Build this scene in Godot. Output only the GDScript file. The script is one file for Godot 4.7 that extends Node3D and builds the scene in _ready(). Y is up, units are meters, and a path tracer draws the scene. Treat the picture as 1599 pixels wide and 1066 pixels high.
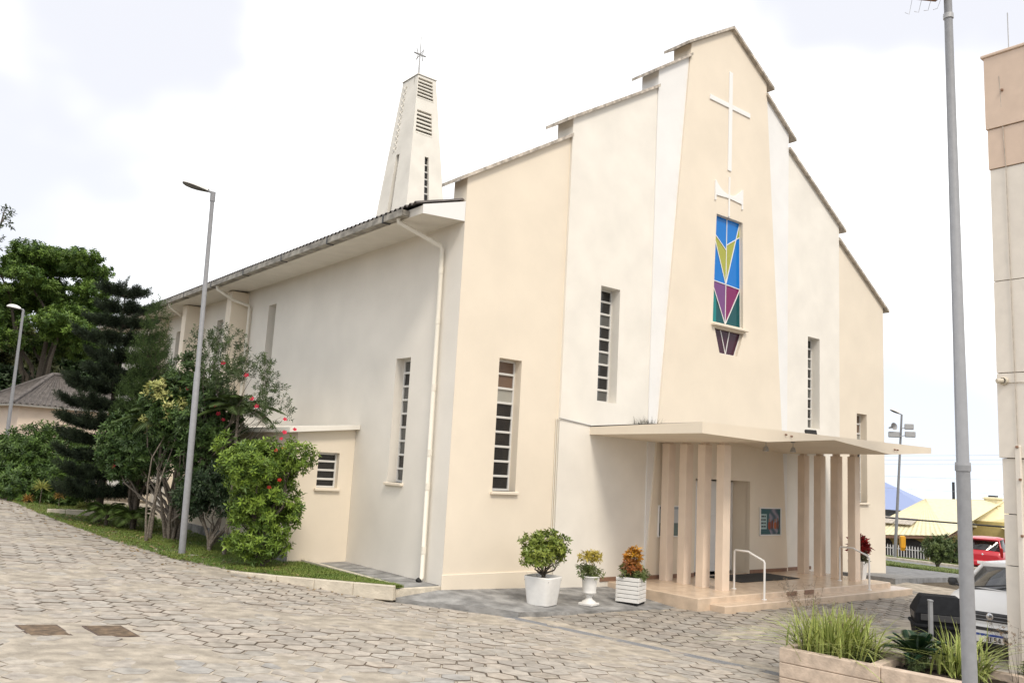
extends Node3D
# A church with a stepped gable front on a paved yard, under a bright overcast sky. Units are metres, y up.
# The front of the church lies in the plane z = 0 with its left corner at the origin; the side wall runs back along x = 0.

var rng := RandomNumberGenerator.new()
var names := {}
var M := {}          # materials by name
var bumps := {}      # shared noise textures

# ------------------------------------------------------------------ mesh builder
class B:
	var st := SurfaceTool.new()
	var xf := Transform3D()
	func _init(smooth := false):
		st.begin(Mesh.PRIMITIVE_TRIANGLES)
		st.set_smooth_group(0 if smooth else -1)
	func sm(on: bool) -> B:
		st.set_smooth_group(0 if on else -1)
		return self
	func color(c: Color) -> B:
		st.set_color(c)
		return self
	func tri(a: Vector3, b: Vector3, c: Vector3):   # a, b, c run counter-clockwise seen from outside
		st.add_vertex(xf * a)
		st.add_vertex(xf * c)
		st.add_vertex(xf * b)
	func quad(a: Vector3, b: Vector3, c: Vector3, d: Vector3):
		tri(a, b, c)
		tri(a, c, d)
	func poly(p: Array):                             # convex fan
		for i in range(1, p.size() - 1):
			tri(p[0], p[i], p[i + 1])
	func box(c: Vector3, s: Vector3, bev := 0.0, b := Basis()):
		var h := s * 0.5
		if bev <= 0.0:
			var p := []
			for i in 8:
				p.append(c + b * Vector3(h.x * (1 if i & 1 else -1), h.y * (1 if i & 2 else -1), h.z * (1 if i & 4 else -1)))
			quad(p[4], p[5], p[7], p[6])
			quad(p[1], p[0], p[2], p[3])
			quad(p[5], p[1], p[3], p[7])
			quad(p[0], p[4], p[6], p[2])
			quad(p[6], p[7], p[3], p[2])
			quad(p[0], p[1], p[5], p[4])
			return
		var e := minf(bev, minf(h.x, minf(h.y, h.z)) * 0.9)
		var v := func(sx: float, sy: float, sz: float, ax: int) -> Vector3:
			var q := Vector3(sx * (h.x - e), sy * (h.y - e), sz * (h.z - e))
			q[ax] += e * [sx, sy, sz][ax]
			return c + b * q
		for ax in 3:                                  # six faces
			for s1 in [-1.0, 1.0]:
				var q := []
				for k in 4:
					var u: float = -1.0 if (k == 0 or k == 3) else 1.0
					var w: float = -1.0 if k < 2 else 1.0
					var t := [0.0, 0.0, 0.0]
					t[ax] = s1
					t[(ax + 1) % 3] = u
					t[(ax + 2) % 3] = w
					q.append(v.call(t[0], t[1], t[2], ax))
				if s1 > 0:
					quad(q[0], q[1], q[2], q[3])
				else:
					quad(q[3], q[2], q[1], q[0])
		for ax in 3:                                  # twelve edges along axis ax
			var a1 := (ax + 1) % 3
			var a2 := (ax + 2) % 3
			for s1 in [-1.0, 1.0]:
				for s2 in [-1.0, 1.0]:
					var t0 := [0.0, 0.0, 0.0]
					t0[a1] = s1
					t0[a2] = s2
					var t1 := t0.duplicate()
					t0[ax] = -1.0
					t1[ax] = 1.0
					var p0: Vector3 = v.call(t0[0], t0[1], t0[2], a1)
					var p1: Vector3 = v.call(t1[0], t1[1], t1[2], a1)
					var p2: Vector3 = v.call(t1[0], t1[1], t1[2], a2)
					var p3: Vector3 = v.call(t0[0], t0[1], t0[2], a2)
					if s1 * s2 > 0:
						quad(p1, p0, p3, p2)
					else:
						quad(p0, p1, p2, p3)
		for i in 8:                                   # eight corners
			var sx := 1.0 if i & 1 else -1.0
			var sy := 1.0 if i & 2 else -1.0
			var sz := 1.0 if i & 4 else -1.0
			if sx * sy * sz > 0:
				tri(v.call(sx, sy, sz, 0), v.call(sx, sy, sz, 1), v.call(sx, sy, sz, 2))
			else:
				tri(v.call(sx, sy, sz, 0), v.call(sx, sy, sz, 2), v.call(sx, sy, sz, 1))
	func bar(p0: Vector3, p1: Vector3, w: float, h: float, bev := 0.0):
		var d := p1 - p0
		var z := d.normalized()
		var x := (Vector3.UP if absf(z.y) < 0.95 else Vector3.RIGHT).cross(z).normalized()
		box((p0 + p1) * 0.5, Vector3(w, h, d.length()), bev, Basis(x, z.cross(x), z))
	func tube(pts: Array, radii: Array, n := 10, cap := true):
		sm(true)
		var prev := []
		var side := Vector3.ZERO
		for i in pts.size():
			var d: Vector3 = (pts[mini(i + 1, pts.size() - 1)] - pts[maxi(i - 1, 0)]).normalized()
			if i == 0:
				side = d.cross(Vector3.UP if absf(d.y) < 0.9 else Vector3.RIGHT).normalized()
			else:
				side = (side - d * side.dot(d)).normalized()
			var o := d.cross(side)
			var r: float = radii[mini(i, radii.size() - 1)]
			var ring := []
			for k in n:
				var a := TAU * k / n
				ring.append(pts[i] + (side * cos(a) + o * sin(a)) * r)
			if i > 0:
				for k in n:
					var k2 := (k + 1) % n
					quad(prev[k], prev[k2], ring[k2], ring[k])
			elif cap:
				sm(false)
				for k in range(1, n - 1):
					tri(ring[0], ring[k + 1], ring[k])
				sm(true)
			prev = ring
		if cap:
			sm(false)
			for k in range(1, n - 1):
				tri(prev[0], prev[k], prev[k + 1])
	func lathe(prof: Array, c := Vector3.ZERO, n := 20, b := Basis()):    # prof: [[r, y], ...] from bottom to top
		sm(true)
		for i in prof.size() - 1:
			for k in n:
				var a0 := TAU * k / n
				var a1 := TAU * (k + 1) / n
				var f := func(j: int, a: float) -> Vector3: return c + b * Vector3(prof[j][0] * sin(a), prof[j][1], prof[j][0] * cos(a))
				quad(f.call(i, a0), f.call(i, a1), f.call(i + 1, a1), f.call(i + 1, a0))
	func prism(pts: Array, z0: float, z1: float):     # polygon (x, y) counter-clockwise, from z0 (back) to z1 (front)
		var t := Geometry2D.triangulate_polygon(PackedVector2Array(pts))
		for i in range(0, t.size(), 3):
			var a: Vector2 = pts[t[i]]
			var b: Vector2 = pts[t[i + 1]]
			var c: Vector2 = pts[t[i + 2]]
			if (b - a).cross(c - a) < 0:
				var s := b
				b = c
				c = s
			tri(Vector3(a.x, a.y, z1), Vector3(b.x, b.y, z1), Vector3(c.x, c.y, z1))
			tri(Vector3(a.x, a.y, z0), Vector3(c.x, c.y, z0), Vector3(b.x, b.y, z0))
		for i in pts.size():
			var p: Vector2 = pts[i]
			var q: Vector2 = pts[(i + 1) % pts.size()]
			quad(Vector3(p.x, p.y, z0), Vector3(q.x, q.y, z0), Vector3(q.x, q.y, z1), Vector3(p.x, p.y, z1))
	# wall standing in the local x-y plane: top runs from yl to yr, holes are [x0, x1, y0, y1]; outer face at zf, inner at zb
	func wall(x0: float, x1: float, y0: float, yl: float, yr: float, zf: float, zb: float, holes := [], ends := true):
		var xs := [x0, x1]
		for h in holes:
			xs.append(h[0])
			xs.append(h[1])
		xs.sort()
		var top := func(x: float) -> float: return lerpf(yl, yr, (x - x0) / (x1 - x0))
		for i in xs.size() - 1:
			var a: float = xs[i]
			var b: float = xs[i + 1]
			if b - a < 0.0005:
				continue
			var cuts := []
			for h in holes:
				if h[0] < b - 0.0005 and h[1] > a + 0.0005:
					cuts.append(h)
			cuts.sort_custom(func(p, q): return p[2] < q[2])
			var lo := y0
			for h in cuts + [null]:
				var ha: float = h[2] if h else top.call(a)
				var hb: float = h[2] if h else top.call(b)
				if ha - lo > 0.0005:
					quad(Vector3(a, lo, zf), Vector3(b, lo, zf), Vector3(b, hb, zf), Vector3(a, ha, zf))
					quad(Vector3(b, lo, zb), Vector3(a, lo, zb), Vector3(a, ha, zb), Vector3(b, hb, zb))
				if h:
					lo = h[3]
		for h in holes:
			quad(Vector3(h[0], h[2], zb), Vector3(h[0], h[2], zf), Vector3(h[0], h[3], zf), Vector3(h[0], h[3], zb))
			quad(Vector3(h[1], h[2], zf), Vector3(h[1], h[2], zb), Vector3(h[1], h[3], zb), Vector3(h[1], h[3], zf))
			quad(Vector3(h[0], h[2], zb), Vector3(h[1], h[2], zb), Vector3(h[1], h[2], zf), Vector3(h[0], h[2], zf))
			quad(Vector3(h[0], h[3], zf), Vector3(h[1], h[3], zf), Vector3(h[1], h[3], zb), Vector3(h[0], h[3], zb))
		quad(Vector3(x0, yl, zf), Vector3(x1, yr, zf), Vector3(x1, yr, zb), Vector3(x0, yl, zb))
		if ends:
			quad(Vector3(x0, y0, zb), Vector3(x0, y0, zf), Vector3(x0, yl, zf), Vector3(x0, yl, zb))
			quad(Vector3(x1, y0, zf), Vector3(x1, y0, zb), Vector3(x1, yr, zb), Vector3(x1, yr, zf))
	func mesh() -> ArrayMesh:
		st.generate_normals()
		return st.commit()

# ------------------------------------------------------------------ scene helpers
func numbered(called: String) -> String:
	names[called] = names.get(called, -1) + 1
	return called if names[called] == 0 else "%s_%03d" % [called, names[called]]

func tag(o: Node, label: String, category := "", group := "", kind := ""):
	if label: o.set_meta("label", label)
	if category: o.set_meta("category", category)
	if group: o.set_meta("group", group)
	if kind: o.set_meta("kind", kind)

func thing(called: String, label: String, category: String, at := Vector3.ZERO, turn := 0.0, group := "") -> Node3D:
	var o := Node3D.new()
	o.name = numbered(called)
	add_child(o)
	o.position = at
	o.rotation.y = turn
	tag(o, label, category, group)
	return o

func struct(called: String, at := Vector3.ZERO) -> Node3D:
	var o := Node3D.new()
	o.name = numbered(called)
	add_child(o)
	o.position = at
	o.set_meta("kind", "structure")
	return o

func part(parent: Node, called: String, mesh: Mesh, m: Material, kind := "", label := "") -> MeshInstance3D:
	var o := MeshInstance3D.new()
	o.name = called
	o.mesh = mesh
	o.material_override = m
	parent.add_child(o, true)
	tag(o, label, "", "", kind)
	return o

func lin(r: float, g: float, b: float) -> Color:
	return Color(r, g, b).linear_to_srgb()

func noise_tex(key: String, freq: float, oct: int, lo: Color, hi: Color, normal := false, strength := 4.0, size := 512, kind := FastNoiseLite.TYPE_SIMPLEX_SMOOTH) -> NoiseTexture2D:
	if bumps.has(key):
		return bumps[key]
	var n := FastNoiseLite.new()
	n.noise_type = kind
	n.seed = key.hash() % 10000
	n.frequency = freq
	n.fractal_octaves = oct
	var t := NoiseTexture2D.new()
	t.width = size
	t.height = size
	t.seamless = true
	t.noise = n
	if normal:
		t.as_normal_map = true
		t.bump_strength = strength
	else:
		var g := Gradient.new()
		g.set_color(0, lo)
		g.set_color(1, hi)
		t.color_ramp = g
	bumps[key] = t
	return t

func mat(key: String, c: Color, rough := 0.8, metal := 0.0) -> StandardMaterial3D:
	var m := StandardMaterial3D.new()
	m.albedo_color = c
	m.roughness = rough
	m.metallic = metal
	m.resource_name = key
	M[key] = m
	return m

# painted or raw mineral surface: blotchy colour of two scales and a fine relief
func mineral(key: String, c: Color, rough: float, spread: float, scale: float, relief := 0.35) -> StandardMaterial3D:
	var m := mat(key, c, rough)
	var lo := Color(1, 1, 1).darkened(spread)
	m.albedo_texture = noise_tex("blotch%.2f" % spread, 0.011, 5, lo, Color(1, 1, 1))
	m.uv1_triplanar = true
	m.uv1_world_triplanar = true
	m.uv1_scale = Vector3.ONE * scale
	if relief > 0.0:
		m.normal_enabled = true
		m.normal_texture = noise_tex("grain", 0.06, 4, Color.BLACK, Color.WHITE, true, 6.0)
		m.normal_scale = relief
	return m

func leafmat(key: String, rough := 0.55, back := 0.35) -> StandardMaterial3D:
	var m := mat(key, Color.WHITE, rough)
	m.vertex_color_use_as_albedo = true
	m.cull_mode = BaseMaterial3D.CULL_DISABLED
	m.backlight_enabled = true
	m.backlight = Color(back * 0.5, back * 0.6, back * 0.2)
	return m

# ------------------------------------------------------------------ terrain
func drain_x(z: float) -> float:
	return 0.17 * maxf(z, 0.0)

func G(x: float, z: float) -> float:                     # surface of the paved yard and the land around it
	var y := -0.25
	var xd := drain_x(z)
	if x < xd:
		y += 0.07 * minf(xd - x, 16.0)
	else:
		y -= 0.004 * minf(x - xd, 12.0)
		y -= 0.058 * clampf(x - 16.0, 0.0, 24.0)
		y -= 0.10 * clampf(x - 40.0, 0.0, 20.0)
		y -= 0.25 * clampf(x - 75.0, 0.0, 160.0)
	if x < 8.0:
		var k := clampf((8.0 - x) / 8.0, 0.0, 1.0)
		y += k * (0.03 * clampf(-z, 0.0, 12.0) + 0.045 * clampf(-z - 12.0, 0.0, 60.0))
	return y

func lawn_y(x: float, z: float) -> float:
	return maxf(0.075, G(x, z) + 0.035)

func make_sky() -> ImageTexture:
	var w := 1024
	var h := 512
	var n := FastNoiseLite.new()
	n.seed = 11
	n.frequency = 1.1
	n.fractal_octaves = 5
	n.noise_type = FastNoiseLite.TYPE_SIMPLEX_SMOOTH
	var img := Image.create(w, h, false, Image.FORMAT_RGBF)
	for j in h:
		var th := PI * (j + 0.5) / h
		for i in w:
			var a := ((i + 0.5) / w - 0.5) * TAU
			var d := Vector3(sin(a) * sin(th), cos(th), -cos(a) * sin(th))
			var c: Color
			if d.y < 0.0:
				c = Color(0.74, 0.79, 0.83)
			else:
				var q := Vector3(d.x, d.y * 1.6, d.z)
				var v := clampf(n.get_noise_3dv(q * 1.3 + Vector3(3.1, 0.4, 1.7)) * 1.1 + 0.5, 0.0, 1.0)
				v = smoothstep(0.25, 0.72, v)
				c = Color(0.565, 0.575, 0.62).lerp(Color(0.98, 0.985, 0.985), v)      # grey-blue cloud bases to bright white cloud
				var low := pow(1.0 - d.y, 7.0)
				c = c.lerp(Color(0.70, 0.80, 0.90), low * 0.55)                           # paler blue air above the horizon
			img.set_pixel(i, j, c)
	return ImageTexture.create_from_image(img)

func setup_view():
	var cam := Camera3D.new()
	cam.name = "camera"
	cam.transform = Transform3D(Basis(Vector3(0.77621, 0.05368, 0.62818), Vector3(-0.1341, 0.98763, 0.0813), Vector3(-0.61605, -0.14735, 0.77381)).orthonormalized(), Vector3(-8.977, 2.235, 12.931))
	cam.fov = 44.16
	cam.near = 0.1
	cam.far = 4000.0
	add_child(cam)
	cam.make_current()
	var env := Environment.new()
	env.background_mode = Environment.BG_SKY
	var sky := Sky.new()
	var pm := PanoramaSkyMaterial.new()
	pm.panorama = make_sky()
	sky.sky_material = pm
	env.sky = sky
	env.tonemap_mode = Environment.TONE_MAPPER_LINEAR
	env.tonemap_exposure = 1.6
	env.sdfgi_enabled = true
	env.ssao_enabled = true
	env.ssil_enabled = true
	var we := WorldEnvironment.new()
	we.name = "environment"
	we.environment = env
	add_child(we)
	var sun := DirectionalLight3D.new()
	sun.name = "sun"
	sun.light_energy = 0.46
	sun.light_color = Color(1.0, 0.955, 0.89)
	sun.light_angular_distance = 14.0
	sun.shadow_enabled = true
	add_child(sun)
	sun.look_at_from_position(Vector3(-0.22, 0.78, 0.62) * 100.0, Vector3.ZERO)

func make_materials():
	mineral("beige", lin(0.81, 0.72, 0.59), 0.85, 0.04, 0.12, 0.0)
	mineral("cream", lin(0.84, 0.80, 0.725), 0.85, 0.05, 0.16, 0.0)
	mineral("white_wall", lin(0.84, 0.83, 0.81), 0.85, 0.04, 0.14, 0.0)
	mineral("side_white", lin(0.81, 0.765, 0.69), 0.85, 0.06, 0.10, 0.0)
	mineral("porch_beige", lin(0.80, 0.66, 0.53), 0.8, 0.05, 0.3, 0.0)
	mineral("brown_trim", lin(0.30, 0.17, 0.11), 0.7, 0.15, 0.5, 0.2)
	mineral("slab_edge", lin(0.74, 0.66, 0.56), 0.9, 0.38, 0.9, 0.3)
	mineral("soffit", lin(0.74, 0.70, 0.63), 0.9, 0.06, 0.3, 0.0)
	mineral("concrete", lin(0.43, 0.425, 0.415), 0.95, 0.42, 0.35, 0.5)
	mineral("kerb_paint", lin(0.72, 0.65, 0.53), 0.9, 0.2, 0.7, 0.4)
	mineral("porch_tile", lin(0.71, 0.56, 0.42), 0.25, 0.12, 0.5, 0.08)
	mineral("sand", lin(0.55, 0.485, 0.395), 1.0, 0.30, 0.5, 0.5)
	mineral("joint_soil", lin(0.11, 0.095, 0.075), 1.0, 0.4, 0.7, 1.0)
	mineral("earth", lin(0.17, 0.13, 0.08), 1.0, 0.45, 0.4, 1.0)
	mineral("soil", lin(0.075, 0.05, 0.032), 1.0, 0.5, 2.0, 1.0)
	mineral("asphalt", lin(0.30, 0.30, 0.30), 0.95, 0.3, 0.4, 0.5)
	mineral("fibre_cement", lin(0.23, 0.205, 0.19), 0.95, 0.45, 0.6, 0.6)
	mineral("tower_wall", lin(0.83, 0.79, 0.71), 0.85, 0.08, 0.12, 0.0)
	mineral("block", lin(0.72, 0.58, 0.46), 0.9, 0.2, 0.9, 0.3)
	mineral("panel_beige", lin(0.68, 0.53, 0.42), 0.8, 0.05, 0.5, 0.0)
	mineral("panel_cream", lin(0.76, 0.70, 0.62), 0.8, 0.05, 0.5, 0.0)
	mineral("pot_white", lin(0.80, 0.79, 0.765), 0.6, 0.05, 1.4, 0.15)
	mineral("pole", lin(0.30, 0.305, 0.32), 0.6, 0.12, 1.6, 0.0)
	mineral("bark", lin(0.20, 0.165, 0.125), 1.0, 0.5, 3.0, 1.0)
	mineral("bark_pale", lin(0.34, 0.29, 0.235), 1.0, 0.5, 3.0, 1.0)
	mineral("house_yellow", lin(0.62, 0.50, 0.20), 0.9, 0.1, 0.4, 0.2)
	mineral("roof_yellow", lin(0.84, 0.76, 0.50), 0.85, 0.12, 0.5, 0.3)
	mineral("rust", lin(0.27, 0.185, 0.11), 0.75, 0.5, 1.4, 0.4)
	mineral("stone", lin(0.45, 0.43, 0.39), 0.95, 0.4, 2.0, 0.8)
	mineral("lawn_soil", lin(0.13, 0.15, 0.05), 1.0, 0.5, 0.9, 1.0)
	for k in 6:
		var c: Color = [lin(0.52, 0.475, 0.41), lin(0.48, 0.45, 0.405), lin(0.56, 0.505, 0.43), lin(0.51, 0.46, 0.40), lin(0.45, 0.43, 0.40), lin(0.57, 0.51, 0.435)][k]
		mineral("paver%d" % k, c, 0.95, 0.24, 0.8, 0.5).vertex_color_use_as_albedo = true
	mineral("paver_mix", Color.WHITE, 0.95, 0.24, 0.8, 0.5).vertex_color_use_as_albedo = true
	mat("frame", lin(0.66, 0.65, 0.62), 0.5)
	mat("white_metal", lin(0.80, 0.79, 0.77), 0.4)
	mat("plastic_pipe", lin(0.74, 0.70, 0.61), 0.55)
	mineral("gutter", lin(0.50, 0.465, 0.40), 0.7, 0.5, 0.5, 0.0)
	mat("dark_metal", lin(0.035, 0.035, 0.037), 0.5)
	mineral("iron", lin(0.16, 0.11, 0.085), 0.7, 0.4, 1.5, 0.3)
	mat("galvanised", lin(0.42, 0.42, 0.42), 0.5, 0.3)
	mat("black_rubber", lin(0.02, 0.02, 0.02), 0.85)
	mat("dark_roof", lin(0.05, 0.05, 0.055), 0.9)
	var g := mat("glass_dark", Color(0.16, 0.155, 0.155, 0.9), 0.08)
	g.transparency = BaseMaterial3D.TRANSPARENCY_ALPHA
	mat("glass_brown", lin(0.16, 0.105, 0.075), 0.2)
	mat("glass_pale", lin(0.36, 0.35, 0.31), 0.2)
	mat("glass_grey", lin(0.10, 0.10, 0.095), 0.12)
	for e in [["blue", lin(0.003, 0.17, 0.56)], ["olive", lin(0.36, 0.37, 0.06)], ["purple", lin(0.17, 0.06, 0.20)], ["magenta", lin(0.20, 0.014, 0.10)], ["teal", lin(0.008, 0.20, 0.20)], ["dark_teal", lin(0.005, 0.075, 0.085)], ["wine", lin(0.055, 0.018, 0.035)]]:
		mat("stained_" + e[0], e[1], 0.14).metallic_specular = 0.3
	leafmat("leaf")
	leafmat("leaf_gloss", 0.38, 0.3)
	leafmat("needle", 0.7, 0.12)
	leafmat("petal", 0.6, 0.5)

# ------------------------------------------------------------------ church
# a window of stacked panes in the local x-y plane of xf (outside towards +z): frame, rungs, panes, sill
func pane_window(parent: Node, xf: Transform3D, x0: float, x1: float, y0: float, y1: float, n: int, deep: float, mats: Array, sill := true):
	var w := Node3D.new()
	w.name = "window"
	parent.add_child(w, true)
	w.transform = xf
	var f := B.new()
	var t := 0.035
	f.box(Vector3(x0 + t / 2, (y0 + y1) / 2, -deep), Vector3(t, y1 - y0, 0.05), 0.006)
	f.box(Vector3(x1 - t / 2, (y0 + y1) / 2, -deep), Vector3(t, y1 - y0, 0.05), 0.006)
	var s := (y1 - y0) / n
	for i in n + 1:
		var yy := clampf(y0 + s * i, y0 + 0.0225, y1 - 0.0225)
		f.box(Vector3((x0 + x1) / 2, yy, -deep + 0.002), Vector3(x1 - x0 - 2 * t, 0.045, 0.056), 0.006)
	part(w, "frame", f.mesh(), M.frame)
	for i in n:
		var p := B.new()
		var tilt := Basis(Vector3.RIGHT, deg_to_rad(rng.randf_range(-3.0, 5.0)))
		p.box(Vector3((x0 + x1) / 2, y0 + s * (i + 0.5), -deep - 0.012), Vector3(x1 - x0 - 2 * t, s - 0.043, 0.006), 0.0, tilt)
		part(w, "pane", p.mesh(), M[mats[i % mats.size()]])
	if sill:
		var q := B.new()
		q.box(Vector3((x0 + x1) / 2, y0 - 0.03, -deep / 2 + 0.035), Vector3(x1 - x0 + 0.10, 0.06, deep + 0.07), 0.01)
		part(w, "sill", q.mesh(), M.beige)

func roof_slope(x0: float, y0: float, x1: float, y1: float, over: float) -> Array:   # polygon of a sloping roof slab in x-y, with its overhang beyond x0
	var d := Vector2(x1 - x0, y1 - y0)
	var s := d.y / d.x
	var a := Vector2(x0 - over * signf(d.x), y0 - over * signf(d.x) * s)
	var b := Vector2(x1, y1)
	var up := Vector2(0, 0.075)
	if d.x > 0:
		return [a, b, b + up, a + up]
	return [b, a, a + up, b + up]

func build_church():
	var ch := thing("church", "cream and beige church with stepped gable front, flat porch canopy and stained glass window", "church")
	var I := Transform3D()
	var dark9 := ["glass_dark", "glass_dark", "glass_dark", "glass_dark", "glass_dark", "glass_dark", "glass_pale", "glass_brown", "glass_brown"]
	var A := [1.03, 1.60, 1.76, 4.34]
	var Bw := [3.675, 4.268, 3.72, 6.25]
	# front walls: beige wings, cream shoulders, white strips and the middle wall, each a little proud of the one before
	for side in 2:
		var mir := func(p: Array) -> Array: return p if side == 0 else [16.0 - p[1], 16.0 - p[0], p[2], p[3]]
		var b := B.new()
		var hA: Array = mir.call(A)
		var hB: Array = mir.call(Bw)
		if side == 0:
			b.wall(0.0, 2.64, -0.3, 7.75, 9.35, 0.0, -0.44, [hA], false)
		else:
			b.wall(13.36, 16.0, -0.5, 9.35, 7.75, 0.0, -0.44, [hA])
		part(ch, "wall", b.mesh(), M.beige)
		b = B.new()
		if side == 0:
			b.wall(2.64, 5.29, -0.3, 9.76, 11.36, 0.06, -0.441, [hB])
		else:
			b.wall(10.71, 13.36, -0.4, 11.36, 9.76, 0.06, -0.441, [hB])
		part(ch, "wall", b.mesh(), M.cream)
		b = B.new()
		if side == 0:
			b.wall(5.29, 6.42, -0.3, 11.81, 12.56, 0.09, -0.442)
		else:
			b.wall(9.58, 10.71, -0.3, 12.56, 11.81, 0.09, -0.442)
		part(ch, "wall", b.mesh(), M.white_wall)
		pane_window(ch, I, hA[0], hA[1], hA[2], hA[3], 9, 0.22, dark9)
		pane_window(ch, Transform3D(Basis(), Vector3(0, 0, 0.06)), hB[0], hB[1], hB[2], hB[3], 9, 0.27, ["glass_grey", "glass_dark", "glass_dark"], false)
	var b := B.new()
	b.wall(6.42, 9.58, -0.3, 12.915, 12.915, 0.03, -0.44, [[6.94, 9.06, -0.3, 2.2], [7.40, 8.85, 5.2, 8.85]])
	b.prism([Vector2(6.42, 12.915), Vector2(9.58, 12.915), Vector2(8.0, 13.865)], -0.44, 0.03)
	part(ch, "wall", b.mesh(), M.beige)
	build_middle_panel(ch)
	# small roof slabs over every step of the gable
	var slopes := [[0.0, 7.75, 2.64, 9.35, 0.22, 0.10], [2.64, 9.76, 5.29, 11.36, 0.25, 0.16], [5.29, 11.81, 6.42, 12.56, 0.24, 0.19], [6.42, 12.92, 8.0, 13.87, 0.24, 0.23]]
	for side in 2:
		for s in slopes:
			var q: Array = roof_slope(s[0], s[1] + 0.003, s[2], s[3] + 0.003, s[4]) if side == 0 else roof_slope(16.0 - s[0], s[1] + 0.003, 16.0 - s[2], s[3] + 0.003, s[4])
			b = B.new()
			b.prism(q, -0.56, s[5])
			part(ch, "roof_slab", b.mesh(), M.slab_edge)
	# plinth along the beige wing
	b = B.new()
	b.box(Vector3(1.31, 0.07, 0.012), Vector3(2.66, 0.34, 0.03), 0.008)
	part(ch, "plinth", b.mesh(), M.beige)
	# side wall along x = 0, seen from the left: local x runs back, local z points to -x
	var side_xf := Transform3D(Basis(Vector3(0, 0, -1), Vector3(0, 1, 0), Vector3(-1, 0, 0)), Vector3.ZERO)
	var holes := [[1.607, 2.177, 1.80, 4.33], [8.70, 9.20, 2.95, 6.28], [12.70, 13.2, 2.95, 6.26], [16.7, 17.2, 2.95, 6.26]]
	b = B.new()
	b.xf = side_xf
	b.wall(0.003, 24.0, -0.3, 6.87, 6.87, 0.0, -0.35, holes)
	part(ch, "wall", b.mesh(), M.side_white, "", "off-white side wall under the long eave")
	b = B.new()
	b.xf = side_xf
	b.wall(0.003, 0.44, 6.872, 7.75, 7.75, 0.0, -0.2)
	part(ch, "gable_return", b.mesh(), M.beige)
	pane_window(ch, side_xf, 1.607, 2.177, 1.80, 4.33, 9, 0.22, ["glass_grey", "glass_dark", "glass_grey"])
	for h in holes.slice(1):
		pane_window(ch, side_xf, h[0], h[1], h[2], h[3], 11, 0.25, ["glass_grey", "glass_grey", "glass_dark"], false)
	# other walls close the building
	b = B.new()
	b.wall(0.36, 15.64, -0.3, 6.9, 6.9, -23.65, -24.0)
	b.xf = Transform3D(Basis(Vector3(0, 0, 1), Vector3(0, 1, 0), Vector3(1, 0, 0)), Vector3(16.0, 0, -24.0))
	b.wall(0.0, 23.55, -0.5, 6.87, 6.87, 0.0, -0.35)
	part(ch, "wall", b.mesh(), M.side_white)
	# eave slab with its white end, soffit, corrugated roof, gutter
	b = B.new()
	b.prism([Vector2(-0.95, 6.81), Vector2(0.02, 6.872), Vector2(0.02, 7.25), Vector2(-0.95, 6.965)], -24.0, -0.022)
	part(ch, "eave", b.mesh(), M.soffit)
	b = B.new()
	b.prism([Vector2(-0.956, 6.805), Vector2(-0.002, 6.868), Vector2(-0.002, 7.262), Vector2(-0.956, 6.978)], -0.021, -0.006)
	part(ch, "fascia", b.mesh(), M.white_wall)
	b = B.new(true)
	var nz := 24 * 34
	for i in nz:
		var z0 := -0.06 - 23.94 * i / nz
		var z1 := -0.06 - 23.94 * (i + 1) / nz
		var w0 := 0.028 * sin(z0 * TAU / 0.177)
		var w1 := 0.028 * sin(z1 * TAU / 0.177)
		for k in 2:
			var xa: float = [-1.07, 0.45][k]
			var xb: float = [0.45, 8.05][k]
			if k == 1 and z0 > -0.57:
				continue
			b.quad(Vector3(xa, 7.01 + (xa + 1.07) * 0.3 + w0, z0), Vector3(xb, 7.01 + (xb + 1.07) * 0.3 + w0, z0), Vector3(xb, 7.01 + (xb + 1.07) * 0.3 + w1, z1), Vector3(xa, 7.01 + (xa + 1.07) * 0.3 + w1, z1))
			if k == 0:
				b.quad(Vector3(xa, 7.0 + w0, z0), Vector3(xa, 7.01 + w0, z0), Vector3(xa, 7.01 + w1, z1), Vector3(xa, 7.0 + w1, z1))
	part(ch, "roof", b.mesh(), M.fibre_cement)
	b = B.new()
	b.quad(Vector3(7.95, 9.72, -0.5), Vector3(16.9, 7.04, -0.5), Vector3(16.9, 7.04, -24), Vector3(7.95, 9.72, -24))
	b.quad(Vector3(0.1, 6.88, -23.7), Vector3(15.9, 6.88, -23.7), Vector3(15.9, 6.88, -0.4), Vector3(0.1, 6.88, -0.4))
	part(ch, "roof", b.mesh(), M.fibre_cement)
	b = B.new()
	b.box(Vector3(8, -0.2, -12), Vector3(15.2, 0.1, 23.2))
	part(ch, "floor", b.mesh(), M.concrete)
	b = B.new()
	b.box(Vector3(-1.035, 6.835, -12.2), Vector3(0.16, 0.02, 23.4), 0.0)
	b.box(Vector3(-1.108, 6.895, -12.2), Vector3(0.018, 0.12, 23.4), 0.004)
	b.box(Vector3(-0.962, 6.885, -12.2), Vector3(0.014, 0.10, 23.4), 0.0)
	b.box(Vector3(-1.035, 6.89, -0.49), Vector3(0.13, 0.10, 0.012), 0.0)
	var gut := part(ch, "gutter", b.mesh(), M.gutter)
	for i in 9:
		var q := B.new()
		q.box(Vector3(-1.12, 6.89, -1.2 - i * 2.4), Vector3(0.012, 0.15, 0.05), 0.003)
		q.box(Vector3(-1.04, 6.815, -1.2 - i * 2.4), Vector3(0.17, 0.012, 0.05), 0.0)
		part(gut, "bracket", q.mesh(), M.dark_metal)
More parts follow.
